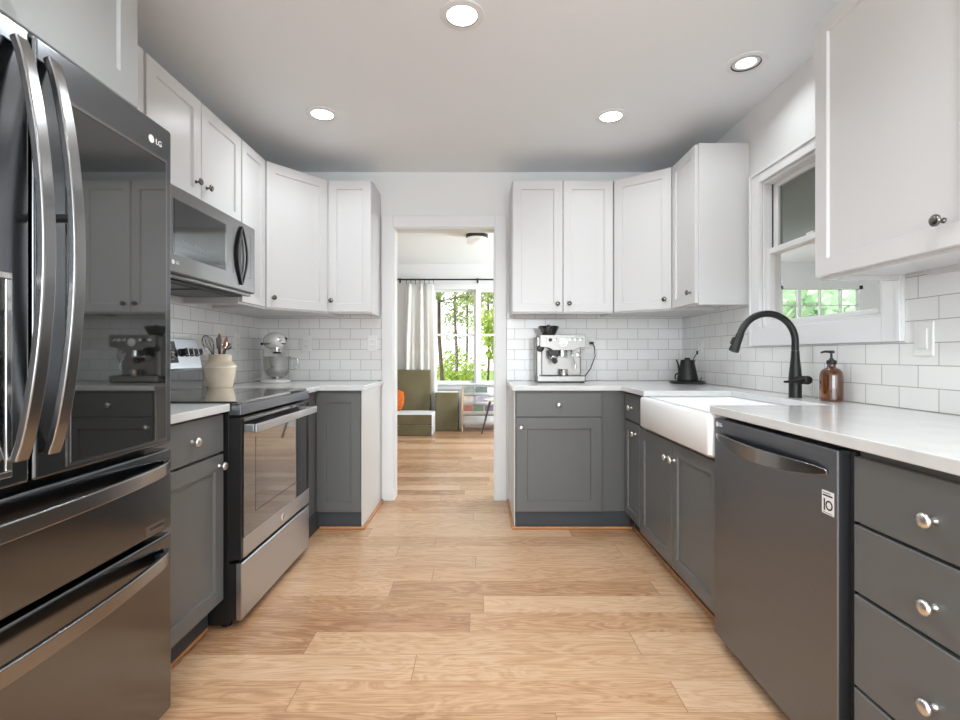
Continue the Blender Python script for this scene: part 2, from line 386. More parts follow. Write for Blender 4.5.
# ---- backsplash tile
tz0, tz1 = .8905, 1.40
struct(MB().box(XL+.001, DX0-.079, YB-.008, YB-.0005, tz0, tz1).build('wall_tile_back_left', M_TILEX, smooth=0))
struct(MB().box(DX1+.079, XR-.001, YB-.008, YB-.0005, tz0, tz1).build('wall_tile_back_right', M_TILEX, smooth=0))
struct(MB().box(XL+.0005, XL+.008, 1.44, YB-.0085, tz0, 1.42).build('wall_tile_left', M_TILEY, smooth=0))
t = MB().box(XR-.008, XR-.0005, .70, YB-.0085, tz0, 1.127).box(XR-.008, XR-.0005, .70, 1.731, 1.127, 1.40).box(XR-.008, XR-.0005, 2.707, YB-.0085, 1.127, 1.40)
struct(t.build('wall_tile_right', M_TILEY, smooth=0))

# ---- window_1 : over the sink (double hung)
def empty_struct(name):
    o = bpy.data.objects.new(name, None); COL.objects.link(o); o['kind'] = 'structure'; return o
w1 = empty_struct('window_1')
ck = .088; ct = .062
c = MB().box(XR-.02, XR-.001, WY0-ck, WY0, WZ0-ck-.006, WZ1+ct).box(XR-.02, XR-.001, WY1, WY1+ck, WZ0-ck-.006, WZ1+ct)
c.box(XR-.02, XR-.001, WY0, WY1, WZ1, WZ1+ct).box(XR-.02, XR-.001, WY0, WY1, WZ0-ck-.006, WZ0)
c.box(XR-.028, XR-.02, WY0-ck, WY0-ck+.016, WZ0-ck-.006, WZ1+ct).box(XR-.028, XR-.02, WY1+ck-.016, WY1+ck, WZ0-ck-.006, WZ1+ct).box(XR-.028, XR-.02, WY0-ck+.016, WY1+ck-.016, WZ1+ct-.016, WZ1+ct)
c.build('casing', M_TRIM, w1, bev=.003)
j = MB().box(XR-.001, XR+.09, WY0, WY0+.014, WZ0, WZ1).box(XR-.001, XR+.09, WY1-.014, WY1, WZ0, WZ1).box(XR-.001, XR+.09, WY0+.014, WY1-.014, WZ1-.014, WZ1).box(XR-.001, XR+.09, WY0+.014, WY1-.014, WZ0, WZ0+.014)
j.build('jamb', M_TRIM, w1, bev=.001)
MB().box(XR+.0415, XR+.0455, WY1-.02, WY1-.0141, WZ0+.014, WZ1-.014).box(XR+.0415, XR+.0455, WY0+.0141, WY0+.02, WZ0+.014, WZ1-.014).build('weather_strip', M_BLACK, w1, smooth=0)
def sash(x, y0, y1, z0, z1, name, gm, st=.036, top=.03, bot=.03):
    s = MB().box(x, x+.03, y0, y0+st, z0, z1).box(x, x+.03, y1-st, y1, z0, z1).box(x, x+.03, y0+st, y1-st, z0, z0+bot).box(x, x+.03, y0+st, y1-st, z1-top, z1)
    o = s.build(name, M_TRIM, w1, bev=.003)
    MB().box(x+.012, x+.018, y0+st, y1-st, z0+bot, z1-top).build('pane', gm, o, smooth=0)
    return o
mz = 1.61
lo = sash(XR+.010, WY0+.0145, WY1-.0145, WZ0+.0145, mz+.03, 'lower_sash', M_GLASS, bot=.022, st=.032)
up = sash(XR+.046, WY0+.0145, WY1-.0145, mz, WZ1-.0145, 'upper_sash', M_SCREEN, st=.042, top=.022)
MB().box(XR+.012, XR+.03, 2.24, 2.29, mz+.03, mz+.04).build('latch', M_TRIM, lo, bev=.003)

# ---- window_2 : far room triple window
w2 = empty_struct('window_2')
ex = [FX[0][0]-.09, FX[0][0]], [FX[2][1], FX[2][1]+.09]
c = MB().box(FX[0][0]-.085, FX[0][0], YF-.02, YF-.001, FZ0-.06, FZ1+.085).box(FX[2][1], FX[2][1]+.085, YF-.02, YF-.001, FZ0-.06, FZ1+.085)
c.box(FX[0][0], FX[2][1], YF-.02, YF-.001, FZ1, FZ1+.085)
for a, b in ((FX[0][1], FX[1][0]), (FX[1][1], FX[2][0])): c.box(a, b, YF-.02, YF-.001, FZ0, FZ1)
c.box(FX[0][0]-.11, FX[2][1]+.11, YF-.05, YF-.001, FZ0-.03, FZ0)
c.box(FX[0][0], FX[2][1], YF-.018, YF-.001, FZ0-.1, FZ0-.03)
c.build('casing', M_TRIM, w2, bev=.003)
for a, b in FX:
    for z0, z1, y in ((FZ0, 1.395, YF+.03), (1.365, FZ1, YF+.065)):
        s = MB().box(a, a+.03, y, y+.03, z0, z1).box(b-.03, b, y, y+.03, z0, z1).box(a+.03, b-.03, y, y+.03, z0, z0+.03).box(a+.03, b-.03, y, y+.03, z1-.03, z1)
        o = s.build('sash', M_TRIM, w2, bev=.002)
        MB().box(a+.03, b-.03, y+.012, y+.017, z0+.03, z1-.03).build('pane', M_GLASS, o, smooth=0)
# ---- window_3 : porch window with grilles
w3 = empty_struct('window_3')
g = MB()
g.box(PX[0], PX[0]+.04, 5.5, 5.56, .95, 1.86).box(PX[1]-.04, PX[1], 5.5, 5.56, .95, 1.86).box(PX[0], PX[1], 5.5, 5.56, .95, .99).box(PX[0], PX[1], 5.5, 5.56, 1.82, 1.86)
for k in (1, 2, 3):
    x = PX[0] + (PX[1]-PX[0])*k/4; hw = .016 if k == 1 else .006
    g.box(x-hw, x+hw, 5.51, 5.55, .99, 1.82)
for z in (1.64, 1.42, 1.20): g.box(PX[0]+.04, PX[1]-.04, 5.515, 5.54, z-.005, z+.005)
g.build('grille_frame', M_PORCH, w3, smooth=0)
MB().box(PX[0]+.04, PX[1]-.04, 5.525, 5.53, .99, 1.82).build('pane', M_GLASS, w3, smooth=0)

# ---- oak shoe moulding on the floor
struct(MB().box(.198, .945, 3.028, 3.044, 0, .017).box(.198, .2125, 3.044, YB-.021, 0, .017).build('trim_4', M_SHOE, bev=.006))
struct(MB().box(.948, .962, .72, 3.02, 0, .017).build('trim_5', M_SHOE, bev=.006))
struct(MB().box(-.995, -.714, 3.028, 3.044, 0, .017).box(-.7305, -.714, 3.044, YB-.021, 0, .017).build('trim_6', M_SHOE, bev=.006))
struct(MB().box(-1.074, -1.06, 1.45, 1.915, 0, .017).build('trim_7', M_SHOE, bev=.006))

# ------------------------------------------------------------------ cabinet builders (local: x along front, -y out, z up)
def knob(parent, x, y, z, m):
    MB().lathe([(.0075, 0), (.0075, .003), (.0050, .006), (.0050, .014), (.0095, .018), (.0155, .022), (.0155, .026), (.012, .0295), (.004, .031)], (x, y, z), (0, -1, 0), 20).build('knob', m, parent, smooth=50)
def shaker(parent, x0, x1, z0, z1, m, kn=None, km=M_NICKEL, yb=-.0005, th=.019, stile=.058, name='door'):
    o = MB().panel(x0, x1, z0, z1, yb, yb-th, stile).build(name, m, parent, smooth=30)
    if kn: knob(o, kn[0], yb-th, kn[1], km)
    return o
def drawer(parent, x0, x1, z0, z1, m, km=M_NICKEL, kx=None, yb=-.0005, th=.019, kz=None):
    o = MB().slab(x0, x1, z0, z1, yb, yb-th).build('drawer', m, parent, smooth=30)
    knob(o, (x0+x1)/2 if kx is None else kx, yb-th, (z0+z1)/2 if kz is None else kz, km)
    return o
def carcass(parent, w_, d, z0, z1, m, toe=0, toem=None, name='carcass'):
    MB().box(.0008, w_-.0008, 0, d, z0, z1).build(name, m, parent, bev=.001)
    if toe is not None and toem: MB().box(.0008, w_-.0008, toe, d, 0, z0-.0003).build('toe_board', toem, parent, smooth=0)

CT0, CT1 = .860, .890              # counter slab
BZ, BT = .105, .8595
# ---------- right wall base run (face frame X = .915)
FXR = .915; DR = XR-.002-FXR
t = thing('base_cabinet', 'narrow dark grey base cabinet in the right corner, drawer over slim door', 'cabinet', (FXR, 3.034, 0), RIGHT)
carcass(t, .289, DR, BZ, BT, M_CABG, .045, M_TOE)
drawer(t, .008, .283, .690, .848, M_CABG)
shaker(t, .008, .283, .108, .682, M_CABG, (.215, .625), stile=.05)
t = thing('sink_cabinet', 'dark grey two-door cabinet under the white farmhouse sink', 'cabinet', (FXR, 2.742, 0), RIGHT)
carcass(t, .907, DR, BZ-.02, .690, M_CABG, .045, M_TOE)
shaker(t, .004, .450, .088, .672, M_CABG, (.418, .595)); shaker(t, .455, .903, .088, .672, M_CABG, (.487, .595))
t = thing('drawer_cabinet', 'dark grey four-drawer base cabinet right of the dishwasher', 'cabinet', (FXR, 1.180, 0), RIGHT)
carcass(t, .435, DR, BZ, BT, M_CABG, .045, M_TOE)
for z0, z1, kz in ((.683, .838, .754), (.517, .675, .583), (.292, .508, .388), (.110, .284, .19)):
    drawer(t, .006, .431, z0, z1, M_CABG, kx=.217, kz=kz)
# ---------- back right base cabinet (face Y = 3.055)
t = thing('base_cabinet', 'dark grey base cabinet beside the doorway below the espresso machine', 'cabinet', (.218, 3.055, 0), 0)
MB().box(.0, .693, 0, .589, BZ, BT).build('carcass', M_CABG, t, bev=.001)
MB().box(.0, .715, -.006, .589, 0, BZ-.0003).build('toe_board', M_TOE, t, smooth=0)
MB().box(-.006, -.0003, -.006, .589, 0, BT).build('side_panel', M_PANEL, t, smooth=0)['label'] = 'pale grey side panel'
drawer(t, .006, .538, .698, .846, M_CABG, kx=.268)
shaker(t, .006, .538, .108, .690, M_CABG, (.036, .632), stile=.068)
# ---------- left back corner base cabinet
t = thing('corner_base_cabinet', 'dark grey base cabinet left of the doorway with pale side panel', 'cabinet', (-.735, 3.055, 0), 0)
MB().prism([(-.285, 0), (-.284, -.345), (-.893, -.345), (-.893, .589), (0, .589), (0, 0)], BZ, BT).build('carcass', M_CABG, t, bev=.001)
MB().prism([(-.27, -.006), (-.27, -.33), (-.88, -.33), (-.88, .589), (0, .589), (0, -.006)], 0, BZ-.0003).build('toe_board', M_TOE, t, smooth=0)
MB().box(.0003, .006, -.02, .589, 0, BT).build('side_panel', M_PANEL, t, smooth=0)['label'] = 'pale grey side panel'
MB().panel(-.280, -.004, .106, .846, -.0005, -.0195, .06).build('door', M_CABG, t, smooth=30)
# ---------- left near base cabinet
t = thing('base_cabinet', 'dark grey base cabinet between refrigerator and range, drawer over door', 'cabinet', (-1.019, 1.448, 0), LEFT)
carcass(t, .468, .608, .12, BT, M_CABG, .045, M_TOE)
drawer(t, .004, .462, .706, .850, M_CABG, kx=.25)
shaker(t, .004, .462, .128, .696, M_CABG, (.428, .655))

# ---------- upper cabinets
UZ0, UZ1 = 1.362, 2.266
def upper_body(t, w_, d, z0=UZ0, z1=UZ1, m=M_CABW):
    b = MB().box(.0008, w_-.0008, 0, d, z0+.018, z1).box(.0008, .016, 0, d, z0, z0+.018).box(w_-.016, w_-.0008, 0, d, z0, z0+.018).box(.016, w_-.016, 0, .018, z0, z0+.018)
    return b.build('carcass', m, t, bev=.001)
t = thing('wall_cabinet', 'white two-door upper cabinet above the espresso machine', 'cabinet', (.218, 3.341, 0), 0)
upper_body(t, .690, .303)
shaker(t, .004, .342, UZ0+.01, UZ1-.004, M_CABW, (.306, UZ0+.066), M_PEWTER); shaker(t, .347, .684, UZ0+.01, UZ1-.004, M_CABW, (.385, UZ0+.066), M_PEWTER)
t = thing('wall_cabinet', 'white single-door upper cabinet left of the doorway', 'cabinet', (-1.035, 3.341, 0), 0)
upper_body(t, .300, .303)
shaker(t, .004, .296, UZ0+.01, UZ1-.004, M_CABW, (.03, UZ0+.085), M_PEWTER)
def diag(A, B, polyW, label, kx, kz):
    A = Vector((A[0], A[1], 0)); B = Vector((B[0], B[1], 0)); d = B-A; th = math.atan2(d.y, d.x); L = d.length
    t = thing('corner_wall_cabinet', label, 'cabinet', A, th)
    R = Matrix.Rotation(-th, 3, 'Z')
    loc = [tuple((R @ (Vector((x, y, 0))-A))[:2]) for x, y in polyW]
    MB().prism(loc, UZ0, UZ1).build('carcass', M_CABW, t, bev=.001)
    shaker(t, .012, L-.012, UZ0+.01, UZ1-.004, M_CABW, (kx if kx > 0 else L+kx, kz), M_PEWTER)
    return t
diag((.910, 3.339), (1.226, 3.092), [(.910, 3.339), (1.226, 3.092), (XR-.002, 3.092), (XR-.002, YB-.002), (.910, YB-.002)],
     'white diagonal corner upper cabinet on the right, above the black kettle', -.05, UZ0+.07)
diag((-1.322, 2.985), (-1.038, 3.339), [(-1.322, 2.985), (-1.038, 3.339), (-1.038, YB-.002), (XL+.002, YB-.002), (XL+.002, 2.985)],
     'white diagonal corner upper cabinet on the left, above the stand mixer', .05, UZ0+.07)
t = thing('wall_cabinet', 'white narrow upper cabinet with broad side panel left of the sink window', 'cabinet', (1.226, 3.090, 0), RIGHT)
upper_body(t, .350, XR-.002-1.226)
shaker(t, .012, .338, UZ0+.01, UZ1-.004, M_CABW, (.285, UZ0+.075), M_PEWTER, stile=.05)
t = thing('wall_cabinet', 'white upper cabinet nearest on the right, right of the sink window', 'cabinet', (1.210, 1.742, 0), RIGHT)
upper_body(t, .590, XR-.032-1.210, 1.343, 2.255)
MB().box(.12, .590, XR-.0315-1.210, XR-.002-1.210, 1.343, 2.255).build('back_cleat', M_CABW, t, smooth=0)
shaker(t, .0, .582, 1.355, 2.252, M_CABW, (.485, 1.425), M_PEWTER)
# left wall uppers
FL = -1.322; DL = FL-XL-.002
t = thing('wall_cabinet', 'white narrow upper cabinet right of the microwave', 'cabinet', (FL, 2.680, 0), LEFT)
upper_body(t, .303, DL)
shaker(t, .006, .296, UZ0+.01, UZ1-.004, M_CABW, (.035, UZ0+.06), M_PEWTER, stile=.05)
MWZ = 1.7705
t = thing('wall_cabinet', 'white short two-door upper cabinet above the microwave', 'cabinet', (FL, 1.908, 0), LEFT)
upper_body(t, .770, DL, MWZ, UZ1)
shaker(t, .006, .380, 1.784, UZ1-.004, M_CABW, (.338, 1.874), M_PEWTER); shaker(t, .386, .764, 1.784, UZ1-.004, M_CABW, (.425, 1.874), M_PEWTER)
t = thing('wall_cabinet', 'white upper cabinet mostly hidden behind the refrigerator, left of the microwave', 'cabinet', (FL, 1.448, 0), LEFT)
upper_body(t, .458, DL)
shaker(t, .006, .450, UZ0+.01, UZ1-.004, M_CABW, (.41, UZ0+.06), M_PEWTER)
t = thing('wall_cabinet', 'light grey deep cabinet above the refrigerator', 'cabinet', (-1.02, .520, 0), LEFT)
MB().box(.0, .918, 0, .606, 1.792, 2.38).build('carcass', M_CABL, t, bev=.001)
shaker(t, .004, .456, 1.80, 2.372, M_CABL, (.42, 1.85), M_PEWTER); shaker(t, .462, .914, 1.80, 2.372, M_CABL, (.50, 1.85), M_PEWTER, stile=.07)

# ------------------------------------------------------------------ countertops
o = MB().prism([(.198, 3.015), (.868, 3.015), (.868, 2.60), (1.33, 2.60), (1.33, 1.852), (.868, 1.852), (.868, .735), (XR-.0085, .735), (XR-.0085, YB-.0085), (.213, YB-.0085), (.198, YB-.022)], CT0, CT1).build('countertop', M_QUARTZ, bev=.003)
tag(o, 'long L-shaped white quartz countertop around the farmhouse sink', 'countertop')
o = MB().prism([(XL+.0085, 2.698), (-.985, 2.698), (-.985, 3.015), (-.716, 3.015), (-.716, YB-.022), (-.732, YB-.0085), (XL+.0085, YB-.0085)], CT0, CT1).build('countertop', M_QUARTZ, bev=.003)
tag(o, 'white quartz corner countertop under the stand mixer, left of the doorway', 'countertop')
o = MB().box(XL+.0085, -.978, 1.442, 1.918, CT0, CT1).build('countertop', M_QUARTZ, bev=.003)
tag(o, 'short white quartz countertop between refrigerator and range', 'countertop')

# ------------------------------------------------------------------ farmhouse sink
sx0, sx1, sy0, sy1, sz0, sz1 = .858, 1.345, 1.838, 2.64, .692, .8585
def rr(x0, x1, y0, y1, r, z, n=5):
    P = []
    for cx, cy, a0 in ((x1-r, y1-r, 0), (x0+r, y1-r, 90), (x0+r, y0+r, 180), (x1-r, y0+r, 270)):
        for k in range(n+1):
            a = math.radians(a0+90*k/n); P.append((cx+r*math.cos(a), cy+r*math.sin(a), z))
    return P
t = thing('farmhouse_sink', 'white fireclay apron-front sink below the black faucet', 'sink', (0, 0, 0))
e = .012
b = MB().rings([rr(sx0+e, sx1, sy0+e, sy1-e, .02, sz0), rr(sx0, sx1, sy0, sy1, .022, sz0+e), rr(sx0, sx1, sy0, sy1, .022, sz1-e), rr(sx0+e*.35, sx1, sy0+e*.35, sy1-e*.35, .022, sz1-e*.3), rr(sx0+e, sx1, sy0+e, sy1-e, .02, sz1),
                rr(sx0+.036, sx1-.03, sy0+.03, sy1-.03, .03, sz1), rr(sx0+.042, sx1-.036, sy0+.036, sy1-.036, .03, sz1-.008), rr(sx0+.05, sx1-.044, sy0+.044, sy1-.044, .035, sz0+.04), rr(sx0+.075, sx1-.07, sy0+.07, sy1-.07, .03, sz0+.022)])
b.build('basin', M_CLAY, t, smooth=50)
MB().lathe([(.042, 0), (.042, .003), (.03, .003), (.028, .001)], ((sx0+sx1)/2, (sy0+sy1)/2, sz0+.0222)).build('drain', M_CHROME, t)

# ------------------------------------------------------------------ faucet
fx, fy = 1.412, 2.195
t = thing('kitchen_faucet', 'matte black gooseneck pull-down faucet behind the sink', 'faucet', (fx, fy, CT1))
MB().lathe([(.027, 0), (.027, .004), (.0255, .008), (.0255, .055), (.0265, .085), (.0235, .12), (.0185, .17), (.0165, .205), (.0165, .2085)], n=28).build('body', M_MATTE, t)
R = .125
pts = [(0, 0, .209), (0, 0, .235)] + [(-R+R*math.cos(a), 0, .250+R*math.sin(a)) for a in [PI*k/22*.9 for k in range(0, 23)]]
MB().tube(pts, .0148, 18).build('neck', M_MATTE, t)
pe = Vector(pts[-1]); d = (pe-Vector(pts[-2])).normalized()
sh = MB().lathe([(.0150, .0005), (.0165, .01), (.018, .05), (.0215, .078), (.0215, .088), (.017, .09)], pe, d, 22).build('spray_head', M_MATTE, t)
nrm = Vector((d.z, 0, -d.x)) if Vector((d.z, 0, -d.x)).x < 0 else Vector((-d.z, 0, d.x))
MB().obox(pe + d*.045 + nrm*.0215, d, (0, 1, 0), nrm, .016, .008, .005).build('spray_button', M_BLACK, sh, bev=.003)
hd = MB().cyl((-.0, -.022, .080), (-.0, -.088, .082), .018, .019).cyl((.0, -.088, .082), (.0, -.096, .082), .019, .014).build('lever_hub', M_MATTE, t, bev=.003)
MB().tube([(-.0, -.068, .082), (-.03, -.068, .076), (-.075, -.068, .074), (-.092, -.068, .074)], [.008, .0075, .006, .0045], 12).build('lever', M_MATTE, hd)

# ------------------------------------------------------------------ soap bottle
t = thing('soap_bottle', 'amber glass pump bottle on the counter right of the faucet', 'bottle', (1.443, 2.012, CT1))
MB().lathe([(.036, 0), (.0435, .004), (.0445, .012), (.0445, .112), (.042, .128), (.033, .141), (.019, .148), (.0165, .152), (.0165, .162)]).build('bottle_body', M_AMBER, t, smooth=60)
MB().lathe([(.0175, .1622), (.0195, .165), (.0195, .178), (.013, .183), (.008, .184), (.008, .19), (.0045, .191), (.0045, .212)]).build('pump_collar', M_BLACK, t)
MB().lathe([(.011, .2121), (.012, .214), (.012, .221), (.009, .224)]).tube([(0, 0, .2185), (-.025, .004, .2195), (-.042, .007, .215)], [.0065, .0055, .004], 10).build('pump_head', M_BLACK, t)
t.scale = (.93, .93, .93)

# ------------------------------------------------------------------ dishwasher
t = thing('dishwasher', 'dark stainless dishwasher with bowed handle right of the sink', 'dishwasher', (.915, 1.830, 0), RIGHT)
MB().box(.004, .640, .002, .57, .03, .853).build('tub', M_BLACK, t, smooth=0)
MB().box(.012, .62, .04, .5, 0, .0298).build('toe_panel', M_BLACK, t, smooth=0)
dd = MB().slab(.004, .634, .05, .846, .0, -.042, .003).build('door', M_DWSS, t, smooth=30)
MB().slab(.6345, .6495, .05, .846, .0, -.012, .001).build('side_filler', M_BLACK, t, smooth=0)
n = 18; z_dw = .787
pts = []; wd = []
for k in range(n+1):
    s_ = k/n; x = .030+(.575)*s_
    pts.append((x, -.045-.034*math.sin(PI*s_)**.8, z_dw - .012*math.sin(PI*s_)))
    wd.append(.012+.034*math.sin(PI*s_)**.6)
MB().strap(pts, (0, 0, 1), wd, .008).build('handle', M_HANDLE, dd, bev=.002)
MB().lathe([(.0095, 0), (.0095, .0006)], (.028, -.0421, .826), (0, -1, 0)).build('emblem', M_WHITEINK, dd)
text('LG', .018, (.053, -.0425, .826), (1, 0, 0), (0, 0, 1), M_WHITEINK, 'brand_lettering', dd)
def sticker(parent):
    x0, z0 = .580, .708
    st = MB().box(x0, x0+.042, -.0428, -.0421, z0-.028, z0+.030).build('sticker', M_WHITEINK, parent, smooth=0)
    for a, b_, c_ in ((.038, .0165, .0205), (.03, .024, .0255), (.038, -.025, -.024)): MB().box(x0+.004, x0+a, -.0434, -.0429, z0+b_, z0+c_).build('printed_line', M_BLACK, st, smooth=0)
    g = MB().box(x0+.007, x0+.0115, -.0434, -.0429, z0-.020, z0+.010)
    c = (x0+.026, -.0429, z0-.005)
    g.lathe([(.0125, 0), (.0125, .0005), (.0085, .0005), (.0085, 0)], c, (0, -1, 0), cap0=False, cap1=False)
    g.build('printed_ten', M_BLACK, st, smooth=30)
sticker(dd)

# ------------------------------------------------------------------ refrigerator
t = thing('refrigerator', 'black stainless French-door refrigerator with two bottom drawers on the left', 'refrigerator', (-.906, .532, 0), LEFT)
FWD = .909
MB().box(.004, FWD-.004, .075, .70, .03, 1.715).box(.03, .10, .10, .18, 0, .03).box(FWD-.10, FWD-.03, .10, .18, 0, .03).box(.03, .10, .6, .68, 0, .03).box(FWD-.10, FWD-.03, .6, .68, 0, .03).build('body', M_DGREY, t, bev=.004)
DZ0, DZ1 = .822, 1.735
ld = MB().box(.0, .4565, 0, .07, DZ0, DZ1).build('door', M_BLKSS, t, bev=.009, seg=3)
rd = MB().box(.4635, FWD, 0, .07, DZ0, DZ1).build('door', M_BLKSS, t, bev=.009, seg=3)
gl = MB().slab(.548, .876, .842, 1.632, .0, -.0035, .002).build('glass_panel', M_FRGLASS, rd, smooth=20)
gl['label'] = 'smoked glass panel'
fr = MB()
for q in ((.541, .548, .835, 1.640), (.876, .883, .835, 1.640)): fr.box(q[0], q[1], -.0025, -.0002, q[2], q[3])
fr.box(.548, .876, -.0025, -.0002, .835, .842).box(.548, .876, -.0025, -.0002, 1.632, 1.640)
fr.build('glass_trim', M_HANDLE, rd, smooth=0)
dsp = MB().box(.10, .412, -.006, -.0002, .845, .858).box(.10, .412, -.006, -.0002, 1.225, 1.238).box(.10, .113, -.006, -.0002, .858, 1.225).box(.399, .412, -.006, -.0002, .858, 1.225).build('dispenser_bezel', M_CHROME, ld, bev=.002)
MB().box(.113, .399, -.003, -.0002, .858, 1.225).build('dispenser_recess', M_FRGLASS, dsp, smooth=0)
def vhandle(x, parent):
    P = []
    n = 24
    for k in range(n+1):
        s_ = k/n; z = .875+(1.695-.875)*s_
        P.append((x, -.012-.054*math.sin(PI*s_)**.75, z))
    h = MB().strap(P, (1, 0, 0), .030, .016).build('handle', M_HANDLE, parent, bev=.004, seg=3)
    for z in ((1.365,) if x > .45 else ()):
        yy = -.012-.054*math.sin(PI*(z-.875)/.82)**.75
        MB().cyl((x, -.0003, z), (x, yy+.005, z), .009).build('handle_post', M_BLACK, h)
vhandle(.418, ld); vhandle(.490, rd)
MB().lathe([(.0108, 0), (.0108, .0008)], (.818, -.0002, 1.676), (0, -1, 0)).build('emblem', M_WHITEINK, rd)
text('LG', .0215, (.849, -.0006, 1.676), (1, 0, 0), (0, 0, 1), M_WHITEINK, 'brand_lettering', rd)
def hhandle(z, parent):
    P = []; n = 26
    for k in range(n+1):
        s_ = k/n; x = .012+(.868)*s_
        P.append((x, -.007-.058*math.sin(PI*s_)**.6, z+.004*math.sin(PI*s_)))
    h = MB().strap(P, (0, 0, 1), .036, .014).build('handle', M_HANDLE, parent, bev=.004, seg=3)
    for x in (.03, .862): MB().cyl((x, -.0003, z), (x, -.012, z), .009).build('handle_post', M_BLACK, h)
d1 = MB().box(0, FWD, 0, .07, .575, .808).build('drawer', M_BLKSS, t, bev=.008, seg=3)
d2 = MB().box(0, FWD, 0, .07, .045, .562).build('drawer', M_BLKSS, t, bev=.008, seg=3)
hhandle(.760, d1); hhandle(.507, d2)
bd = MB().box(.795, .872, -.0015, -.0002, .588, .612).build('badge', M_HANDLE, d1, bev=.0005)
MB().box(.814, .868, -.0022, -.0016, .597, .604).build('badge_inlay', M_DGREY, bd, smooth=0)

# ------------------------------------------------------------------ range
t = thing('range', 'stainless electric range with black glass top on the left', 'stove', (-.945, 1.925, 0), LEFT)
RW = .765
MB().box(.004, RW-.004, .045, .672, .016, .884).build('body', M_BLACK, t, bev=.002)
for x in (.04, RW-.04):
    for y in (.07, .60): MB().lathe([(.02, 0), (.02, .004), (.012, .006), (.012, .0158)], (x, y, 0)).build('foot', M_BLACK, t)
MB().box(.0, RW, .008, .60, .8843, .8975).build('cooktop', M_BLKGLASS, t, bev=.002)
MB().box(.0, RW, -.006, .0445, .842, .884).build('front_trim', M_DWSS, t, bev=.004)
od = MB().slab(.004, RW-.004, .272, .832, .044, -.004, .002).build('oven_door', M_BLACK, t, smooth=30)
MB().slab(.018, RW-.006, .275, .352, -.0045, -.0085, .001).build('lower_band', M_SS, od, smooth=30)
og = MB().slab(.018, RW-.006, .353, .828, -.0045, -.0085, .001).build('oven_glass', M_BLKGLASS, od, smooth=30)
MB().box(.120, .124, -.0093, -.0086, .43, .74).box(.635, .639, -.0093, -.0086, .43, .74).box(.124, .635, -.0093, -.0086, .43, .433).build('window_outline', M_DGREY, og, smooth=0)
hb = MB().box(.016, RW-.030, -.062, -.048, .770, .806).build('handle', M_SS, od, bev=.005)
for x in (.034, RW-.05): MB().box(x-.016, x+.016, -.0478, -.009, .774, .802).build('handle_post', M_SS, hb, bev=.003)
MB().lathe([(.017, 0), (.017, .001), (.0145, .0016)], (.40, -.0086, .314), (0, -1, 0)).build('emblem', M_CHROME, od)
dr = MB().slab(.004, RW-.004, .035, .258, .014, -.008, .004).build('storage_drawer', M_SS, t, smooth=30)
MB().box(.006, RW-.006, .0142, .0448, .037, .256).build('drawer_box', M_BLACK, dr, smooth=0)
# back guard with controls
bgd = MB().prism([(.585, .8978), (.672, .8978), (.672, 1.165), (.612, 1.165), (.578, 1.012), (.585, 1.0)], .002, RW-.002, lambda a, b, c: (c, a, b)).build('backguard', M_SS, t, bev=.003)
MB().box(.004, RW-.004, .578, .5847, .8979, .998).build('vent_riser', M_BLKGLASS, bgd, smooth=0)
ax = Vector((0, -.976, .217))
def onface(s_): return Vector((0, .578+(.612-.578)*s_, 1.012+.153*s_))
c = onface(.54)
MB().obox((.430, c.y, c.z), (1, 0, 0), (0, .217, .976), ax, .132, .056, .0025).build('display', M_FRGLASS, bgd, bev=.001)
b = MB()
for i in range(8):
    for jx in range(5):
        cc = c + Vector((0, .217, .976))*(-.036+.018*jx) + ax*.0028
        b.obox((.325+.028*i, cc.y, cc.z), (1, 0, 0), (0, .217, .976), ax, .007, .0025, .0003)
b.build('touch_keys', M_GREYINK, bgd, smooth=0)
for i, x in enumerate((.598, .643, .688, .733)):
    c = onface(.52); c.x = x
    k = MB().lathe([(.021, .0003), (.021, .008), (.018, .011), (.0175, .028), (.015, .031)], c, ax, 24).build('control_knob', M_BLACK, bgd)
    MB().obox(c + ax*.034, (1, 0, 0), (0, .217, .976), ax, .005, .0185, .0085).build('knob_grip', M_CHROME, k, bev=.002)

# ------------------------------------------------------------------ microwave
t = thing('microwave', 'dark stainless over-the-range microwave with black lens-shaped handle', 'microwave', (-1.230, 1.912, 0), LEFT)
MW = .762; mz0, mz1 = 1.398, 1.769
MB().box(.002, MW-.002, .045, .398, mz0+.012, mz1).build('body', M_DGREY, t, bev=.002)
MB().box(.0, MW, .02, .0447, mz0, mz1).build('front_frame', M_MWSS, t, bev=.003)
dr = MB().box(0, MW, -.004, .0197, mz0+.012, mz1-.002).build('door', M_MWSS, t, bev=.010, seg=3)
MB().box(.045, .455, -.0055, -.0042, mz0+.088, mz1-.058).build('glass_panel', M_FRGLASS, dr, bev=.0006)
MB().box(.05, .44, -.0066, -.0056, mz0+.092, mz1-.062).build('viewing_window', M_MWGLASS, dr, smooth=0)
for i in range(7):
    for jx in range(2): MB().box(.105+i*.030, .114+i*.030, -.0073, -.0067, mz0+.125+jx*.026, mz0+.128+jx*.026).build('printed_key', M_GREYINK, dr, smooth=0)
for i in range(2):
    for jx in range(3): MB().box(.395+i*.018, .405+i*.018, -.0073, -.0067, mz0+.115+jx*.02, mz0+.1175+jx*.02).build('printed_key', M_GREYINK, dr, smooth=0)
hc = .598; hz = (mz0+mz1)/2+.005; hh = .150
pl, pr = [], []
for k in range(21):
    s_ = k/20; z = hz-hh+2*hh*s_; bul = math.sin(PI*s_)
    pl.append((hc-.042*bul, -.011-.004*bul, z)); pr.append((hc+.044*bul, -.011-.005*bul, z))
h = MB().strap(pl, (1, 0, 0), [.011+.022*math.sin(PI*k/20) for k in range(21)], .011).build('handle', M_BLACK, dr, bev=.003)
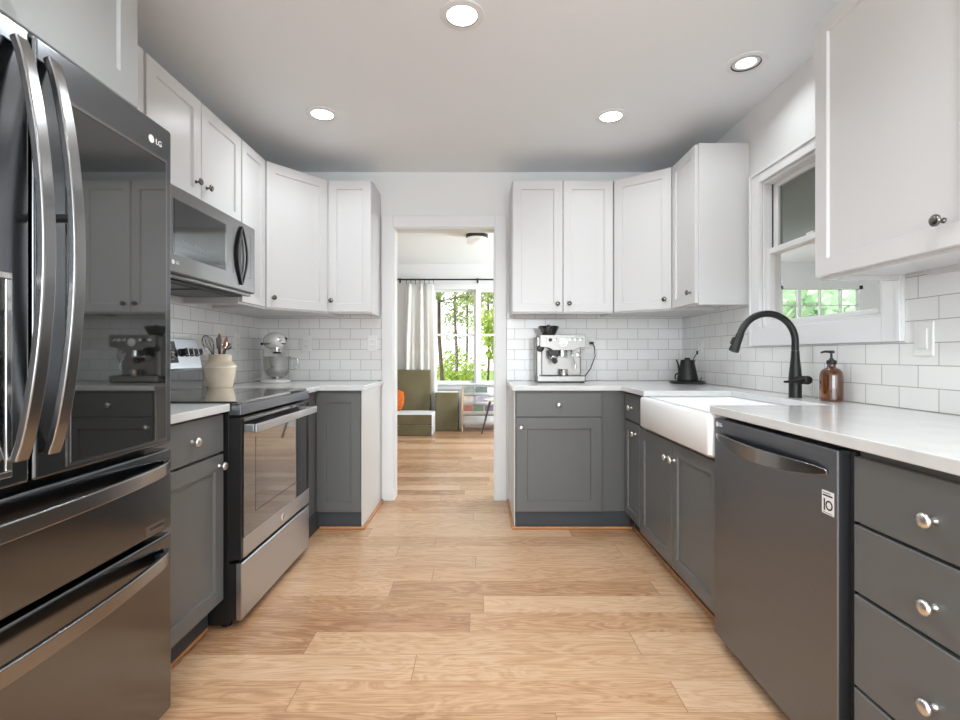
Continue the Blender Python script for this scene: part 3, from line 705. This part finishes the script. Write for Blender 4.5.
MB().strap(pr, (1, 0, 0), [.008+.005*math.sin(PI*k/20) for k in range(21)], .011).build('handle_bow', M_BLACK, h, bev=.003)
MB().lathe([(.0095, 0), (.0095, .0007)], (.045, -.0042, mz0+.055), (0, -1, 0)).build('emblem', M_WHITEINK, dr)
text('LG', .018, (.073, -.0046, mz0+.055), (1, 0, 0), (0, 0, 1), M_WHITEINK, 'brand_lettering', dr)
g = MB().box(.452, .454, -.0046, -.0040, mz0+.088, mz1-.058).box(.66, .705, -.0046, -.0040, mz0+.088, mz0+.0895).box(.66, .705, -.0046, -.0040, mz1-.0595, mz1-.058).box(.7035, .705, -.0046, -.0040, mz0+.0895, mz1-.0595).box(.52, .5212, -.0046, -.0040, mz0+.088, mz1-.058)
g.build('panel_outline', M_DGREY, dr, smooth=0)
v = MB().box(.02, MW-.02, .06, .39, mz0-.004, mz0+.0118).build('underside_panel', M_BLACK, t, smooth=0)
b = MB()
for x0, x1 in ((.06, .36), (.40, .70)): b.box(x0, x1, .10, .30, mz0-.010, mz0-.0042)
b.build('vent_filters', M_DGREY, v, bev=.002)

# ------------------------------------------------------------------ stand mixer
t = thing('stand_mixer', 'white stand mixer with polished steel bowl in the left counter corner', 'mixer', (-1.435, 3.42, CT1), math.radians(-50))
def oval(cx, rx, ry, z, n=28): return [(cx+rx*math.cos(2*PI*i/n), ry*math.sin(2*PI*i/n), z) for i in range(n)]
MB().rings([oval(.02, .135, .092, 0), oval(.02, .14, .097, .006), oval(.02, .138, .095, .016), oval(.02, .12, .08, .024)]).build('foot_plate', M_ENAMEL, t, smooth=60)
MB().rings([oval(-.095, .048, .062, .0242), oval(-.10, .042, .052, .06), oval(-.098, .040, .048, .14), oval(-.09, .045, .05, .20), oval(-.085, .05, .052, .232)]).build('column', M_ENAMEL, t, smooth=60)
HR = [(.010, -.135), (.032, -.130), (.046, -.11), (.056, -.075), (.060, -.02), (.060, .03), (.055, .07), (.044, .095), (.022, .106), (.008, .107)]
hd = MB().lathe(HR, (.0, 0, .288), (1, 0, 0), 28).build('motor_head', M_ENAMEL, t, smooth=60)
def hring(k, z):
    zz = z-.288
    top = [(x, math.sqrt(max(r*r*k*k-zz*zz, 1e-8))) for r, x in HR[1:-1] if r*k > abs(zz)]
    return [(x*k, y, z) for x, y in top] + [(x*k, -y, z) for x, y in reversed(top)]
MB().rings([hring(1.03, .262), hring(1.03, .272)]).build('trim_band', M_PEWTER, hd, smooth=0)
MB().lathe([(.014, 0), (.014, .010), (.009, .012)], (.105, 0, .296), (1, 0, 0)).build('attachment_hub', M_CHROME, hd)
MB().sphere((.082, .050, .302), .011).build('hub_knob', M_BLACK, hd); MB().sphere((-.08, -.060, .268), .010).build('speed_knob', M_BLACK, hd)
MB().lathe([(.026, 0), (.034, .015), (.032, .045)], (.055, 0, .200), (0, 0, 1)).build('beater_hub', M_CHROME, hd)
bw = MB().lathe([(.036, .0245), (.040, .030), (.036, .036), (.06, .048), (.080, .075), (.088, .11), (.089, .175), (.0925, .178), (.0925, .181), (.086, .180), (.085, .11), (.06, .055), (.01, .045)], (.062, 0, 0), cap1=True, n=36).build('bowl', M_BOWL, t, smooth=60)
a = math.radians(60)
hx, hy = math.cos(a), math.sin(a)
MB().strap([(.062+hx*r, hy*r, z) for r, z in ((.088, .165), (.112, .168), (.132, .158), (.136, .13), (.128, .10), (.108, .088), (.086, .09))], (-hy, hx, 0), .014, .006).build('bowl_handle', M_CHROME, bw, bev=.002)
MB().tube([(-.125, -.02, .05), (-.15, -.05, .02), (-.15, -.10, .005), (-.13, -.15, .004)], .0035, 8).build('power_cord', M_PLATE, t)

# ------------------------------------------------------------------ utensil crock and utensils
cx, cy = -1.518, 2.865
o = MB().lathe([(.060, 0), (.064, .003), (.078, .06), (.086, .112), (.087, .126), (.080, .135), (.064, .150), (.061, .156), (.061, .186), (.064, .192), (.060, .194), (.055, .186), (.055, .155), (.072, .12), (.052, .012), (.01, .010)], n=40).build('utensil_crock', M_CREAM, smooth=40)
o.location = (cx, cy, CT1)
tag(o, 'cream stoneware crock full of utensils beside the range', 'crock')
MB().lathe([(.0865, .117), (.0878, .119), (.0878, .122), (.0872, .124)], cap0=False, cap1=False, n=40).build('glaze_stripe', M_CREAM2, o)
# each utensil leans on the rim
def utensil(name, label, cat, ang, lean, length):
    t = thing(name, label, cat, (cx, cy, CT1+.014), 0)
    dx, dy = math.cos(ang)*math.sin(lean), math.sin(ang)*math.sin(lean)
    d = Vector((dx, dy, math.cos(lean)))
    base = Vector((-dx*.10, -dy*.10, .004))
    return t, base, d
t, b0, d = utensil('whisk', 'large wire balloon whisk leaning left out of the cream crock', 'whisk', math.radians(-97), .60, .3)
MB().tube([b0, b0+d*.215], .006, 10).build('handle', M_CHROME, t)
u, v_, _ = frame_from(d); b = MB()
for k in range(5):
    a = PI*k/5; s_ = u*math.cos(a)+v_*math.sin(a)
    P = []
    for q in range(17):
        ph = PI*q/16
        P.append(b0+d*.215 + d*(.125*(math.sin(ph)**.75)) + s_*(.036*math.cos(ph)*min(1, .15+1.6*math.sin(ph)**.9)))
    b.tube(P, .0014, 6)
b.build('wire_balloon', M_PEWTER, t)
for lab, ang, lean, ln, hw in (('wooden spoon with broad bowl standing in the cream crock', 2.2, .16, .285, .021), ('slim wooden spoon standing behind the broad one in the crock', .9, .2, .27, .016)):
    t, b0, d = utensil('wooden_spoon', lab, 'spoon', ang, lean, ln)
    MB().tube([b0, b0+d*(ln-.05)], .0055, 10).build('handle', M_WOOD, t)
    u, v_, _ = frame_from(d); c = b0+d*(ln-.018); L = []
    for j in range(1, 10):
        q = PI*j/10; L.append([c + d*(-.036*math.cos(q)) + (u*math.cos(2*PI*i/16)*hw + v_*math.sin(2*PI*i/16)*.006)*math.sin(q) for i in range(16)])
    MB().rings(L).build('spoon_bowl', M_WOOD, t)
t, b0, d = utensil('ladle', 'steel ladle with round bowl leaning right in the crock', 'ladle', .25, .26, .22)
MB().tube([b0, b0+d*.215], .004, 8).build('handle', M_PEWTER, t)
MB().lathe([(.003, -.022), (.018, -.017), (.027, 0), (.0285, .004), (.026, .003), (.016, -.012), (.002, -.017)], b0+d*.23, (.35, -.6, .55), 22).build('ladle_bowl', M_CHROME, t)
t, b0, d = utensil('spatula', 'black slotted spatula standing in the crock beside the whisk', 'spatula', -1.3, .3, .24)
MB().tube([b0, b0+d*.225], .005, 8).build('handle', M_BLACK, t)
u, v_, _ = frame_from(d)
MB().obox(b0+d*.255, u, v_, d, .020, .0025, .032).build('blade', M_BLACK, t, bev=.002)

# ------------------------------------------------------------------ espresso machine
t = thing('espresso_machine', 'stainless espresso machine with bean hopper on the back right counter', 'coffee machine', (.556, 3.335, CT1), 0)
MB().box(-.160, .152, .10, .285, .010, .318).box(-.168, -.128, .03, .12, .010, .318).build('housing', M_ESS, t, bev=.008)
MB().box(-.127, .140, .094, .0995, .055, .235).build('splash_plate', M_ESS, t, smooth=0)
dt = MB().box(-.168, .162, -.008, .0985, .008, .048).build('drip_tray', M_ESS, t, bev=.006)
MB().box(-.15, .15, .004, .092, .0482, .0505).build('drip_grate', M_DGREY, dt, smooth=0)
MB().box(-.162, .155, .0, .27, 0, .0078).build('base_feet', M_BLACK, t, smooth=0)
fa = MB().prism([(-.142, .245), (-.085, .238), (-.06, .222), (.09, .222), (.115, .238), (.162, .245), (.165, .25), (.165, .322), (.16, .327), (-.142, .327), (-.147, .322), (-.147, .25)], .0, .0995, lambda a, b, c: (a, c, b)).build('control_panel', M_ESS, t, bev=.003)
MB().lathe([(.027, 0), (.027, .004), (.023, .006)], (.01, -.0005, .276), (0, -1, 0)).build('pressure_gauge', M_PLATE, fa)
MB().lathe([(.029, 0), (.029, .003), (.0272, .003), (.0272, 0)], (.01, -.0005, .276), (0, -1, 0), cap0=False, cap1=False).build('gauge_ring', M_CHROME, fa)
for x in (-.112, -.078, -.045, .06, .095, .13):
    MB().lathe([(.0115, 0), (.0115, .005), (.009, .006)], (x, -.0005, .293), (0, -1, 0)).build('button', M_BLACK if x == -.078 else M_CHROME, fa)
hp = MB().lathe([(.042, .3185), (.048, .335), (.074, .380), (.075, .386), (.06, .390)], (-.072, .13, 0)).build('bean_hopper', M_BLKGLASS, t)
MB().lathe([(.07, .3903), (.07, .394), (.012, .396), (.012, .403)], (-.072, .13, 0)).build('hopper_lid', M_BLACK, hp)
MB().lathe([(.034, .183), (.034, .221)], (.01, .05, 0)).build('group_head', M_CHROME, t)
pf = MB().lathe([(.034, .165), (.036, .168), (.036, .1825)], (-.055, .045, 0)).build('portafilter', M_CHROME, t)
MB().cyl((-.055, .02, .158), (-.055, -.055, .150), .014, .019).build('handle', M_BLACK, pf)
MB().box(-.092, -.02, .0, .09, .184, .2215).build('grinder_chute', M_BLACK, t, bev=.004)
MB().lathe([(.024, 0), (.024, .014), (.018, .017)], (-.142, .030, .235), (0, -1, 0)).build('grind_dial', M_BLACK, t)
MB().tube([(.075, .05, .222), (.078, .03, .19), (.095, .01, .13), (.092, .012, .09)], .0045, 10).build('steam_wand', M_CHROME, t)
MB().tube([(.045, .06, .222), (.045, .055, .19), (.047, .05, .165)], .004, 10).build('water_spout', M_CHROME, t)
MB().lathe([(.016, 0), (.018, .018), (.014, .02)], (.128, .094, .19), (0, -1, 0)).build('steam_dial', M_CHROME, t)
MB().lathe([(.030, .0), (.033, .04), (.031, .042)], (.02, .05, .0507)).build('milk_cup', M_CHROME, t)
MB().obox((.268, .287, .278), (1, 0, 0), (0, 1, 0), (0, 0, 1), .014, .013, .009).tube([(.275, .275, .273), (.284, .26, .25), (.284, .24, .18), (.25, .24, .09), (.2, .25, .02), (.155, .25, .02)], .0035, 8).build('power_cord', M_BLACK, t)

# ------------------------------------------------------------------ electric kettle
t = thing('electric_kettle', 'matte black electric kettle on its base in the right corner', 'kettle', (1.388, 3.28, CT1), 0)
MB().lathe([(.11, 0), (.118, .004), (.118, .014), (.106, .020), (.06, .021)], n=36).box(-.06, .06, -.125, -.08, .003, .014).build('power_base', M_BLACK, t, bev=.002)
MB().lathe([(.071, .0213), (.073, .025), (.071, .04), (.048, .155), (.046, .165)], n=36).build('pot', M_MATTE, t)
MB().lathe([(.0455, .1653), (.045, .170), (.020, .172), (.018, .172), (.019, .182), (.014, .185)]).build('lid', M_MATTE, t)
MB().tube([(-.055, -.0, .075), (-.062, 0, .10), (-.066, 0, .135), (-.073, 0, .16), (-.080, 0, .172)], [.009, .0075, .006, .0055, .005], 10).build('spout', M_MATTE, t)
MB().tube([(-.066, -.02, .070), (-.085, -.03, .072), (-.098, -.035, .065), (-.102, -.035, .045), (-.098, -.035, .030)], .0055, 10).build('handle', M_MATTE, t)
MB().tube([(.10, .02, .010), (.112, .03, .03), (.125, .05, .045), (.128, .07, .045)], .003, 8).tube([(.055, .045, .07), (.075, .075, .1), (.088, .1, .13), (.105, .11, .17)], .003, 8).build('power_cord', M_BLACK, t)
MB().obox((.122, .100, .222), (1, 0, 0), (0, 1, 0), (0, 0, 1), .0105, .012, .014).tube([(.108, .10, .208), (.092, .1, .185), (.080, .09, .155)], .004, 8).build('plug', M_BLACK, t, bev=.002)
t.scale = (.93, .93, .93)

# ------------------------------------------------------------------ outlets and switch
def outlet(name, label, loc, rz, kind='outlet'):
    t = thing(name, label, kind, loc, rz)
    MB().slab(-.036, .036, -.058, .058, .0, -.005, .002).build('cover_plate', M_PLATE, t)
    if name == 'wall_outlet':
        for z in (-.02, .02):
            f = MB().slab(-.017, .017, z-.014, z+.014, -.0051, -.0065, .002).build('receptacle', M_PLATE, t)
            MB().box(-.008, -.006, -.0072, -.0066, z-.004, z+.005).box(.006, .008, -.0072, -.0066, z-.004, z+.005).build('slots', M_GREYINK, f, smooth=0)
    else:
        MB().slab(-.017, .017, -.034, .034, -.0051, -.009, .002).build('rocker', M_PLATE, t)
    return t
YT = YB-.0082
outlet('wall_outlet', 'white outlet on the back tile right of the stand mixer', (-1.286, YT, 1.165), 0)
outlet('wall_outlet', 'white outlet on the back tile nearest the doorway casing, left side', (-.80, YT, 1.165), 0)
outlet('wall_outlet', 'white outlet on the left wall tile above the crock', (XL+.0082, 3.27, 1.165), LEFT)
outlet('wall_outlet', 'white outlet behind the plug of the espresso machine', (.815, YT, 1.150), 0)
outlet('wall_outlet', 'white outlet on the right wall tile above the black kettle', (XR-.0082, 3.33, 1.130), RIGHT)
outlet('light_switch', 'white rocker switch on tile right of the sink window', (XR-.0082, 1.655, 1.135), RIGHT, 'switch')

# ------------------------------------------------------------------ recessed ceiling lights
def can(x, y, label, dim=False, power=CAN_W):
    t = thing('recessed_light', label, 'ceiling light', (x, y, H), 0, 'recessed kitchen ceiling lights')
    MB().lathe([(.062, -.0005), (.064, -.006), (.088, -.004), (.090, -.0005)], n=40, cap0=False, cap1=False).build('trim_ring', M_TRIM, t)
    MB().lathe([(.0605, -.0006), (.0625, -.0066), (.0645, -.0063), (.0625, -.0004)], n=40, cap0=False, cap1=False).build('dark_gap_ring', M_DGREY, t)
    if dim:
        MB().lathe([(.0595, -.001), (.0595, -.0025), (.045, -.0022), (.044, -.001)], n=40, cap0=False, cap1=False).build('baffle', M_TRIM, t)
        MB().lathe([(.044, -.001), (.044, -.0022)], n=40).build('lens', M_DIM, t)
    else:
        MB().lathe([(.0595, -.001), (.0595, -.0035), (.04, -.0042)], n=40).build('lens', M_LENS, t)
    L = bpy.data.lights.new('can_lamp', 'AREA'); L.shape = 'DISK'; L.size = .12; L.energy = power; L.color = CAN_C; L.spread = math.radians(140)
    lo_ = bpy.data.objects.new('can_lamp', L); COL.objects.link(lo_); lo_.location = (0, 0, -.012); lo_.parent = t
    return t
can(-.072, 1.96, 'large lit recessed ceiling light nearest the camera at the top centre', power=11)
can(-.89, 2.765, 'lit recessed ceiling light over the range on the left', power=4.4)
can(.746, 2.79, 'lit recessed ceiling light over the back right counter corner')
can(1.238, 2.28, 'dim gimbal recessed ceiling light above the sink window', True, CAN_W*.6)

for x, y, lab in ((-.62, .70, 'added out-of-view recessed fill light above the refrigerator side'), (.70, .62, 'added out-of-view recessed fill light above the drawer side'),
                  (-.62, -.75, 'added unseen recessed fill light at the rear of the kitchen on the refrigerator side'), (.70, -.75, 'added unseen recessed fill light at the rear of the kitchen on the drawer side')):
    can(x, y, lab, False, 6)  # four unseen cans added to fill the kitchen with light
# ------------------------------------------------------------------ next room
t = thing('ceiling_fixture', 'round flush ceiling light with black rim in the room beyond', 'ceiling light', (-.035, 5.55, H), 0)
MB().lathe([(.125, -.0005), (.125, -.03), (.11, -.034)], n=36).build('rim', M_BLACK, t)
MB().lathe([(.11, -.0345), (.118, -.045), (.116, -.085), (.10, -.11), (.05, -.122), (.01, -.124)], n=36).build('glass_shade', M_GLOBE, t)
# play couch
t = thing('foam_couch', 'olive foam play couch with upright back beyond the doorway', 'couch', (-1.15, 6.55, 0), 0)
def cushion(x0, x1, y0, y1, z0, z1, name, light=True):
    b = MB().box(x0, x1, y0, y1, z0, z1)
    o = b.build(name, [M_OLIVE, M_SLING_LITFACE], t, bev=.015, seg=3)
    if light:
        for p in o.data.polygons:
            if p.normal.z > .9 or p.normal.x > .9: p.material_index = 1  # tops and right sides pale: window light put into the colour
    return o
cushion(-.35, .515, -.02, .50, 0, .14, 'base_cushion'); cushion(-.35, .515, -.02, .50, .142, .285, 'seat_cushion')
b = MB().obox((.02, .555, .4335), (1, 0, 0), (0, 1, -.0), (0, 0, 1), .42, .05, .4325).build('back_cushion', M_OLIVE, t, bev=.015, seg=3)
o = MB().sphere((0, 0, 0), .165, (1, .38, 1), 24).build('throw_pillow', M_ORANGE, smooth=60)
for v in o.data.vertices:
    x, z = v.co.x, v.co.z; r = max(abs(x), abs(z))
    q = math.hypot(x, z)
    if q > 1e-5: f = .55 + .45*(q/max(r, 1e-5)-.0)/1.2; v.co.x *= f*1.05; v.co.z *= f*1.05
o.location = (-1.235, 6.955, .285+.155); o.rotation_euler = (-.2, .1, 0)
tag(o, 'orange throw pillow leaning on the olive couch back', 'pillow')
# foam block
o = MB().box(-.162, .162, -.12, .12, 0, .55).build('foam_ottoman', [M_OLIVE, M_SLING_LITFACE], bev=.012, seg=3)
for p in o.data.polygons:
    if p.normal.z > .9: p.material_index = 1  # brightness of the window-lit top painted in as a pale colour
o.location = (-.472, 7.08, 0)
tag(o, 'olive foam block under the window, window-lit top painted pale, right of the couch', 'ottoman')
# sling bookcase
bx0, bx1, by0, by1 = -.262, .56, 6.85, 7.22
t = thing('sling_bookcase', 'low pine bookcase with white fabric slings under the far window', 'bookcase', (0, 0, 0))
for x in (bx0, bx1-.022):
    MB().prism([(by0, 0), (by1, 0), (by1, .62), (by1-.07, .62), (by0, .30)], x, x+.022, lambda a, b, c: (c, a, b)).build('side_panel', M_PINE, t, bev=.003)
for z, y in ((.585, 7.16), (.46, 7.08), (.335, 7.00), (.21, 6.92)):
    MB().cyl((bx0+.0222, y, z), (bx1-.0222, y, z), .008).build('dowel', M_PINE, t)
    P = [(y-.004, z+.010), (y-.010, z-.0), (y-.014, z-.08), (y-.03, z-.115), (y-.055, z-.105), (y-.068, z-.05)]
    f = MB(); n = len(P)
    f.rings([[(x, a, c) for a, c in P] for x in (bx0+.023, bx1-.023)], False, False, closed=False)
    f.build('fabric_sling', M_SLING_LITFACE, t, solid=.003)
books = [(-.17, 0, .16, .125, (150, 160, 150), 'grey green picture book in the top sling at left'), (.02, 0, .17, .125, (110, 130, 120), 'dark green picture book in the top sling at right'),
         (-.16, 1, .15, .12, (205, 196, 186), 'cream picture book in the second sling at left'), (.02, 1, .18, .125, (176, 170, 190), 'lilac picture book in the second sling'),
         (-.17, 2, .13, .12, (172, 110, 90), 'red picture book in the third sling at left'), (-.02, 2, .14, .11, (118, 140, 112), 'green picture book in the third sling'), (.13, 2, .12, .12, (130, 118, 140), 'purple picture book in the third sling at right')]
for x, tier, wdt, hgt, colr, lab in books:
    z, y = ((.585, 7.16), (.46, 7.08), (.335, 7.00), (.21, 6.92))[tier]
    m = mat('book_cover', srgb(*colr), .5, noise=.35, nscale=14)
    o = MB().box(-wdt/2, wdt/2, -.006, .006, 0, hgt).build('picture_book', [m], bev=.001)
    o.location = (x, y-.040, z-.092); o.rotation_euler = (-.12, 0, 0)
    tag(o, lab, 'book', 'picture books in the sling bookcase')
# round table
t = thing('round_table', 'small round white table with splayed grey legs beyond the doorway', 'table', (.36, 6.52, 0), 0)
MB().lathe([(.30, .478), (.318, .482), (.32, .49), (.32, .496), (.314, .50)], n=48).build('tabletop', M_ENAMEL, t)
for k in range(4):
    a = PI/4+PI/2*k + .35
    lg = MB().cyl((.24*math.cos(a), .24*math.sin(a), .4778), (.37*math.cos(a), .37*math.sin(a), .006), .017, .011, 14).build('leg', M_GREYWOOD, t)
# curtain rod and curtain
t = thing('curtain_rod', 'black curtain rod above the far window', 'curtain rod', (0, 7.22, 2.192), 0)
MB().cyl((-1.24, 0, 0), (1.75, 0, 0), .012).build('rod', M_MATTE, t)
for x in (-1.25, 1.76): MB().sphere((x, 0, 0), .02).build('finial', M_MATTE, t)
for x in (-1.19, -.035, 1.70): MB().cyl((x, 0, -.0), (x, .079, 0), .008).box(x-.012, x+.012, .07, .079, -.04, .03).build('bracket', M_MATTE, t)
t = thing('curtain', 'white linen curtain hanging left of the far window', 'curtain', (-.885, 7.225, 0), 0)
rows = []
for j in range(15):
    z = .02+(2.13-.02)*j/14; f = j/14
    hw = .255-.02*f - .03*f**4; amp = .020+.014*(1-f)
    rows.append([(-hw+2*hw*i/90 + .012*math.sin(3*f+i*.3)*(1-f), amp*math.sin(2*PI*5.2*i/90+.9*math.sin(i*.07)+.6*(1-f))*(.55+.45*math.sin(i*.13+1)) + .008*math.sin(i*.21+f*2), z) for i in range(91)])
b = MB(); b.rings(rows, False, False, closed=False)
b.build('cloth', M_CURT, t, smooth=80, solid=.003)
for i in range(7):
    x = -.20+.4*i/6
    MB().lathe([(.018, -.003), (.021, -.003), (.021, .003), (.018, .003)], (x, 0, 0+2.186), (1, 0, 0), 18, False, False).box(x-.003, x+.003, -.003, .003, 2.12, 2.167).build('clip_ring', M_MATTE, t)

# ------------------------------------------------------------------ outdoors
def leaves(b, c, r, n, s0, s1, flat=1.0):
    for _ in range(n):
        while True:
            p = Vector((random.uniform(-1, 1), random.uniform(-1, 1), random.uniform(-1, 1)))
            if p.length < 1: break
        p = Vector(c) + Vector((p.x*r, p.y*r, p.z*r*flat))
        a = Vector((random.gauss(0, 1), random.gauss(0, 1), random.gauss(0, 1))).normalized(); u = a.orthogonal().normalized(); s = random.uniform(s0, s1); w_ = a.cross(u)
        vs = [b.bm.verts.new(p+u*s), b.bm.verts.new(p+w_*s*.5), b.bm.verts.new(p-u*s), b.bm.verts.new(p-w_*s*.5)]
        b._face(vs)
def pine(x, y, r, lean, label, nb):
    hs = y/12.5
    t = thing('pine_tree', label, 'tree', (x, y, -.8), 0, 'trees outside the far window')
    P = [(lean*k/8 + .05*math.sin(k*1.3), .03*math.cos(k), 7.0*hs*k/8) for k in range(9)]
    tr = MB().tube(P, [r*(1-.05*k) for k in range(9)], 10)
    tr.build('trunk', M_BARK, t)
    b = MB(); br = MB()
    for k in range(nb):
        f = random.uniform(.35, .95); i = int(f*8); p = Vector(P[i]); a = random.uniform(0, 2*PI); ln = random.uniform(.4, 1.2)
        q = p+Vector((math.cos(a)*ln, math.sin(a)*ln, random.uniform(-.1, .35)))
        br.tube([p, (p+q)/2+Vector((0, 0, .05)), q], [.014, .010, .005], 5)
        leaves(b, q, .34, 80, .03, .075, .6); leaves(b, (p+q)/2, .24, 30, .03, .07, .6)
    br.build('branches', M_BARK, t); b.build('needles', M_NEEDLE, t, smooth=0)
pine(-.90, 11.0, .05, .05, 'leftmost thick pine trunk seen through the far window', 13)
pine(-.74, 14.4, .047, .1, 'slim pine trunk in the middle of the left window sash', 9)
pine(-.60, 17.8, .046, .45, 'thin leaning pine trunk near the window mullion', 14)
pine(.30, 21.0, .055, .2, 'thin pine trunk seen through the right window unit', 20)
def shrub(x, y, z, r, n, label, m=M_LEAF, s=(.04, .09)):
    t = thing('leafy_shrub', label, 'shrub', (x, y, -.8), 0, 'shrubs outside the windows')
    MB().tube([(0, 0, 0), (.03, 0, (z+.8)*.6), (0, .05, z+.8)], [.03, .02, .01], 8).build('stem', M_BARK, t)
    b = MB()
    for k in range(9):
        c = (random.uniform(-.6, .6)*r, random.uniform(-.5, .5)*r, z+.8+random.uniform(-.6, .6)*r)
        leaves(b, c, r*.55, n//9, s[0], s[1])
    b.build('foliage', m, t, smooth=0)
shrub(-1.35, 12.6, .45, .5, 420, 'low green shrub at the lower left of the far window')
shrub(-.35, 12.2, .5, .55, 420, 'green shrub below the window mullion')
shrub(.42, 10.4, 1.45, .75, 1300, 'tall leafy shrub filling the right window unit')
shrub(-.95, 16.2, .75, .6, 420, 'paler shrub behind the pine trunks')
shrub(4.9, 7.3, 1.85, .85, 2200, 'pale leafy tree outside the porch window at left', M_MINT, (.06, .13))
shrub(6.9, 9.4, 1.9, 1.2, 2600, 'pale leafy tree outside the porch window at right', M_MINT, (.06, .13))
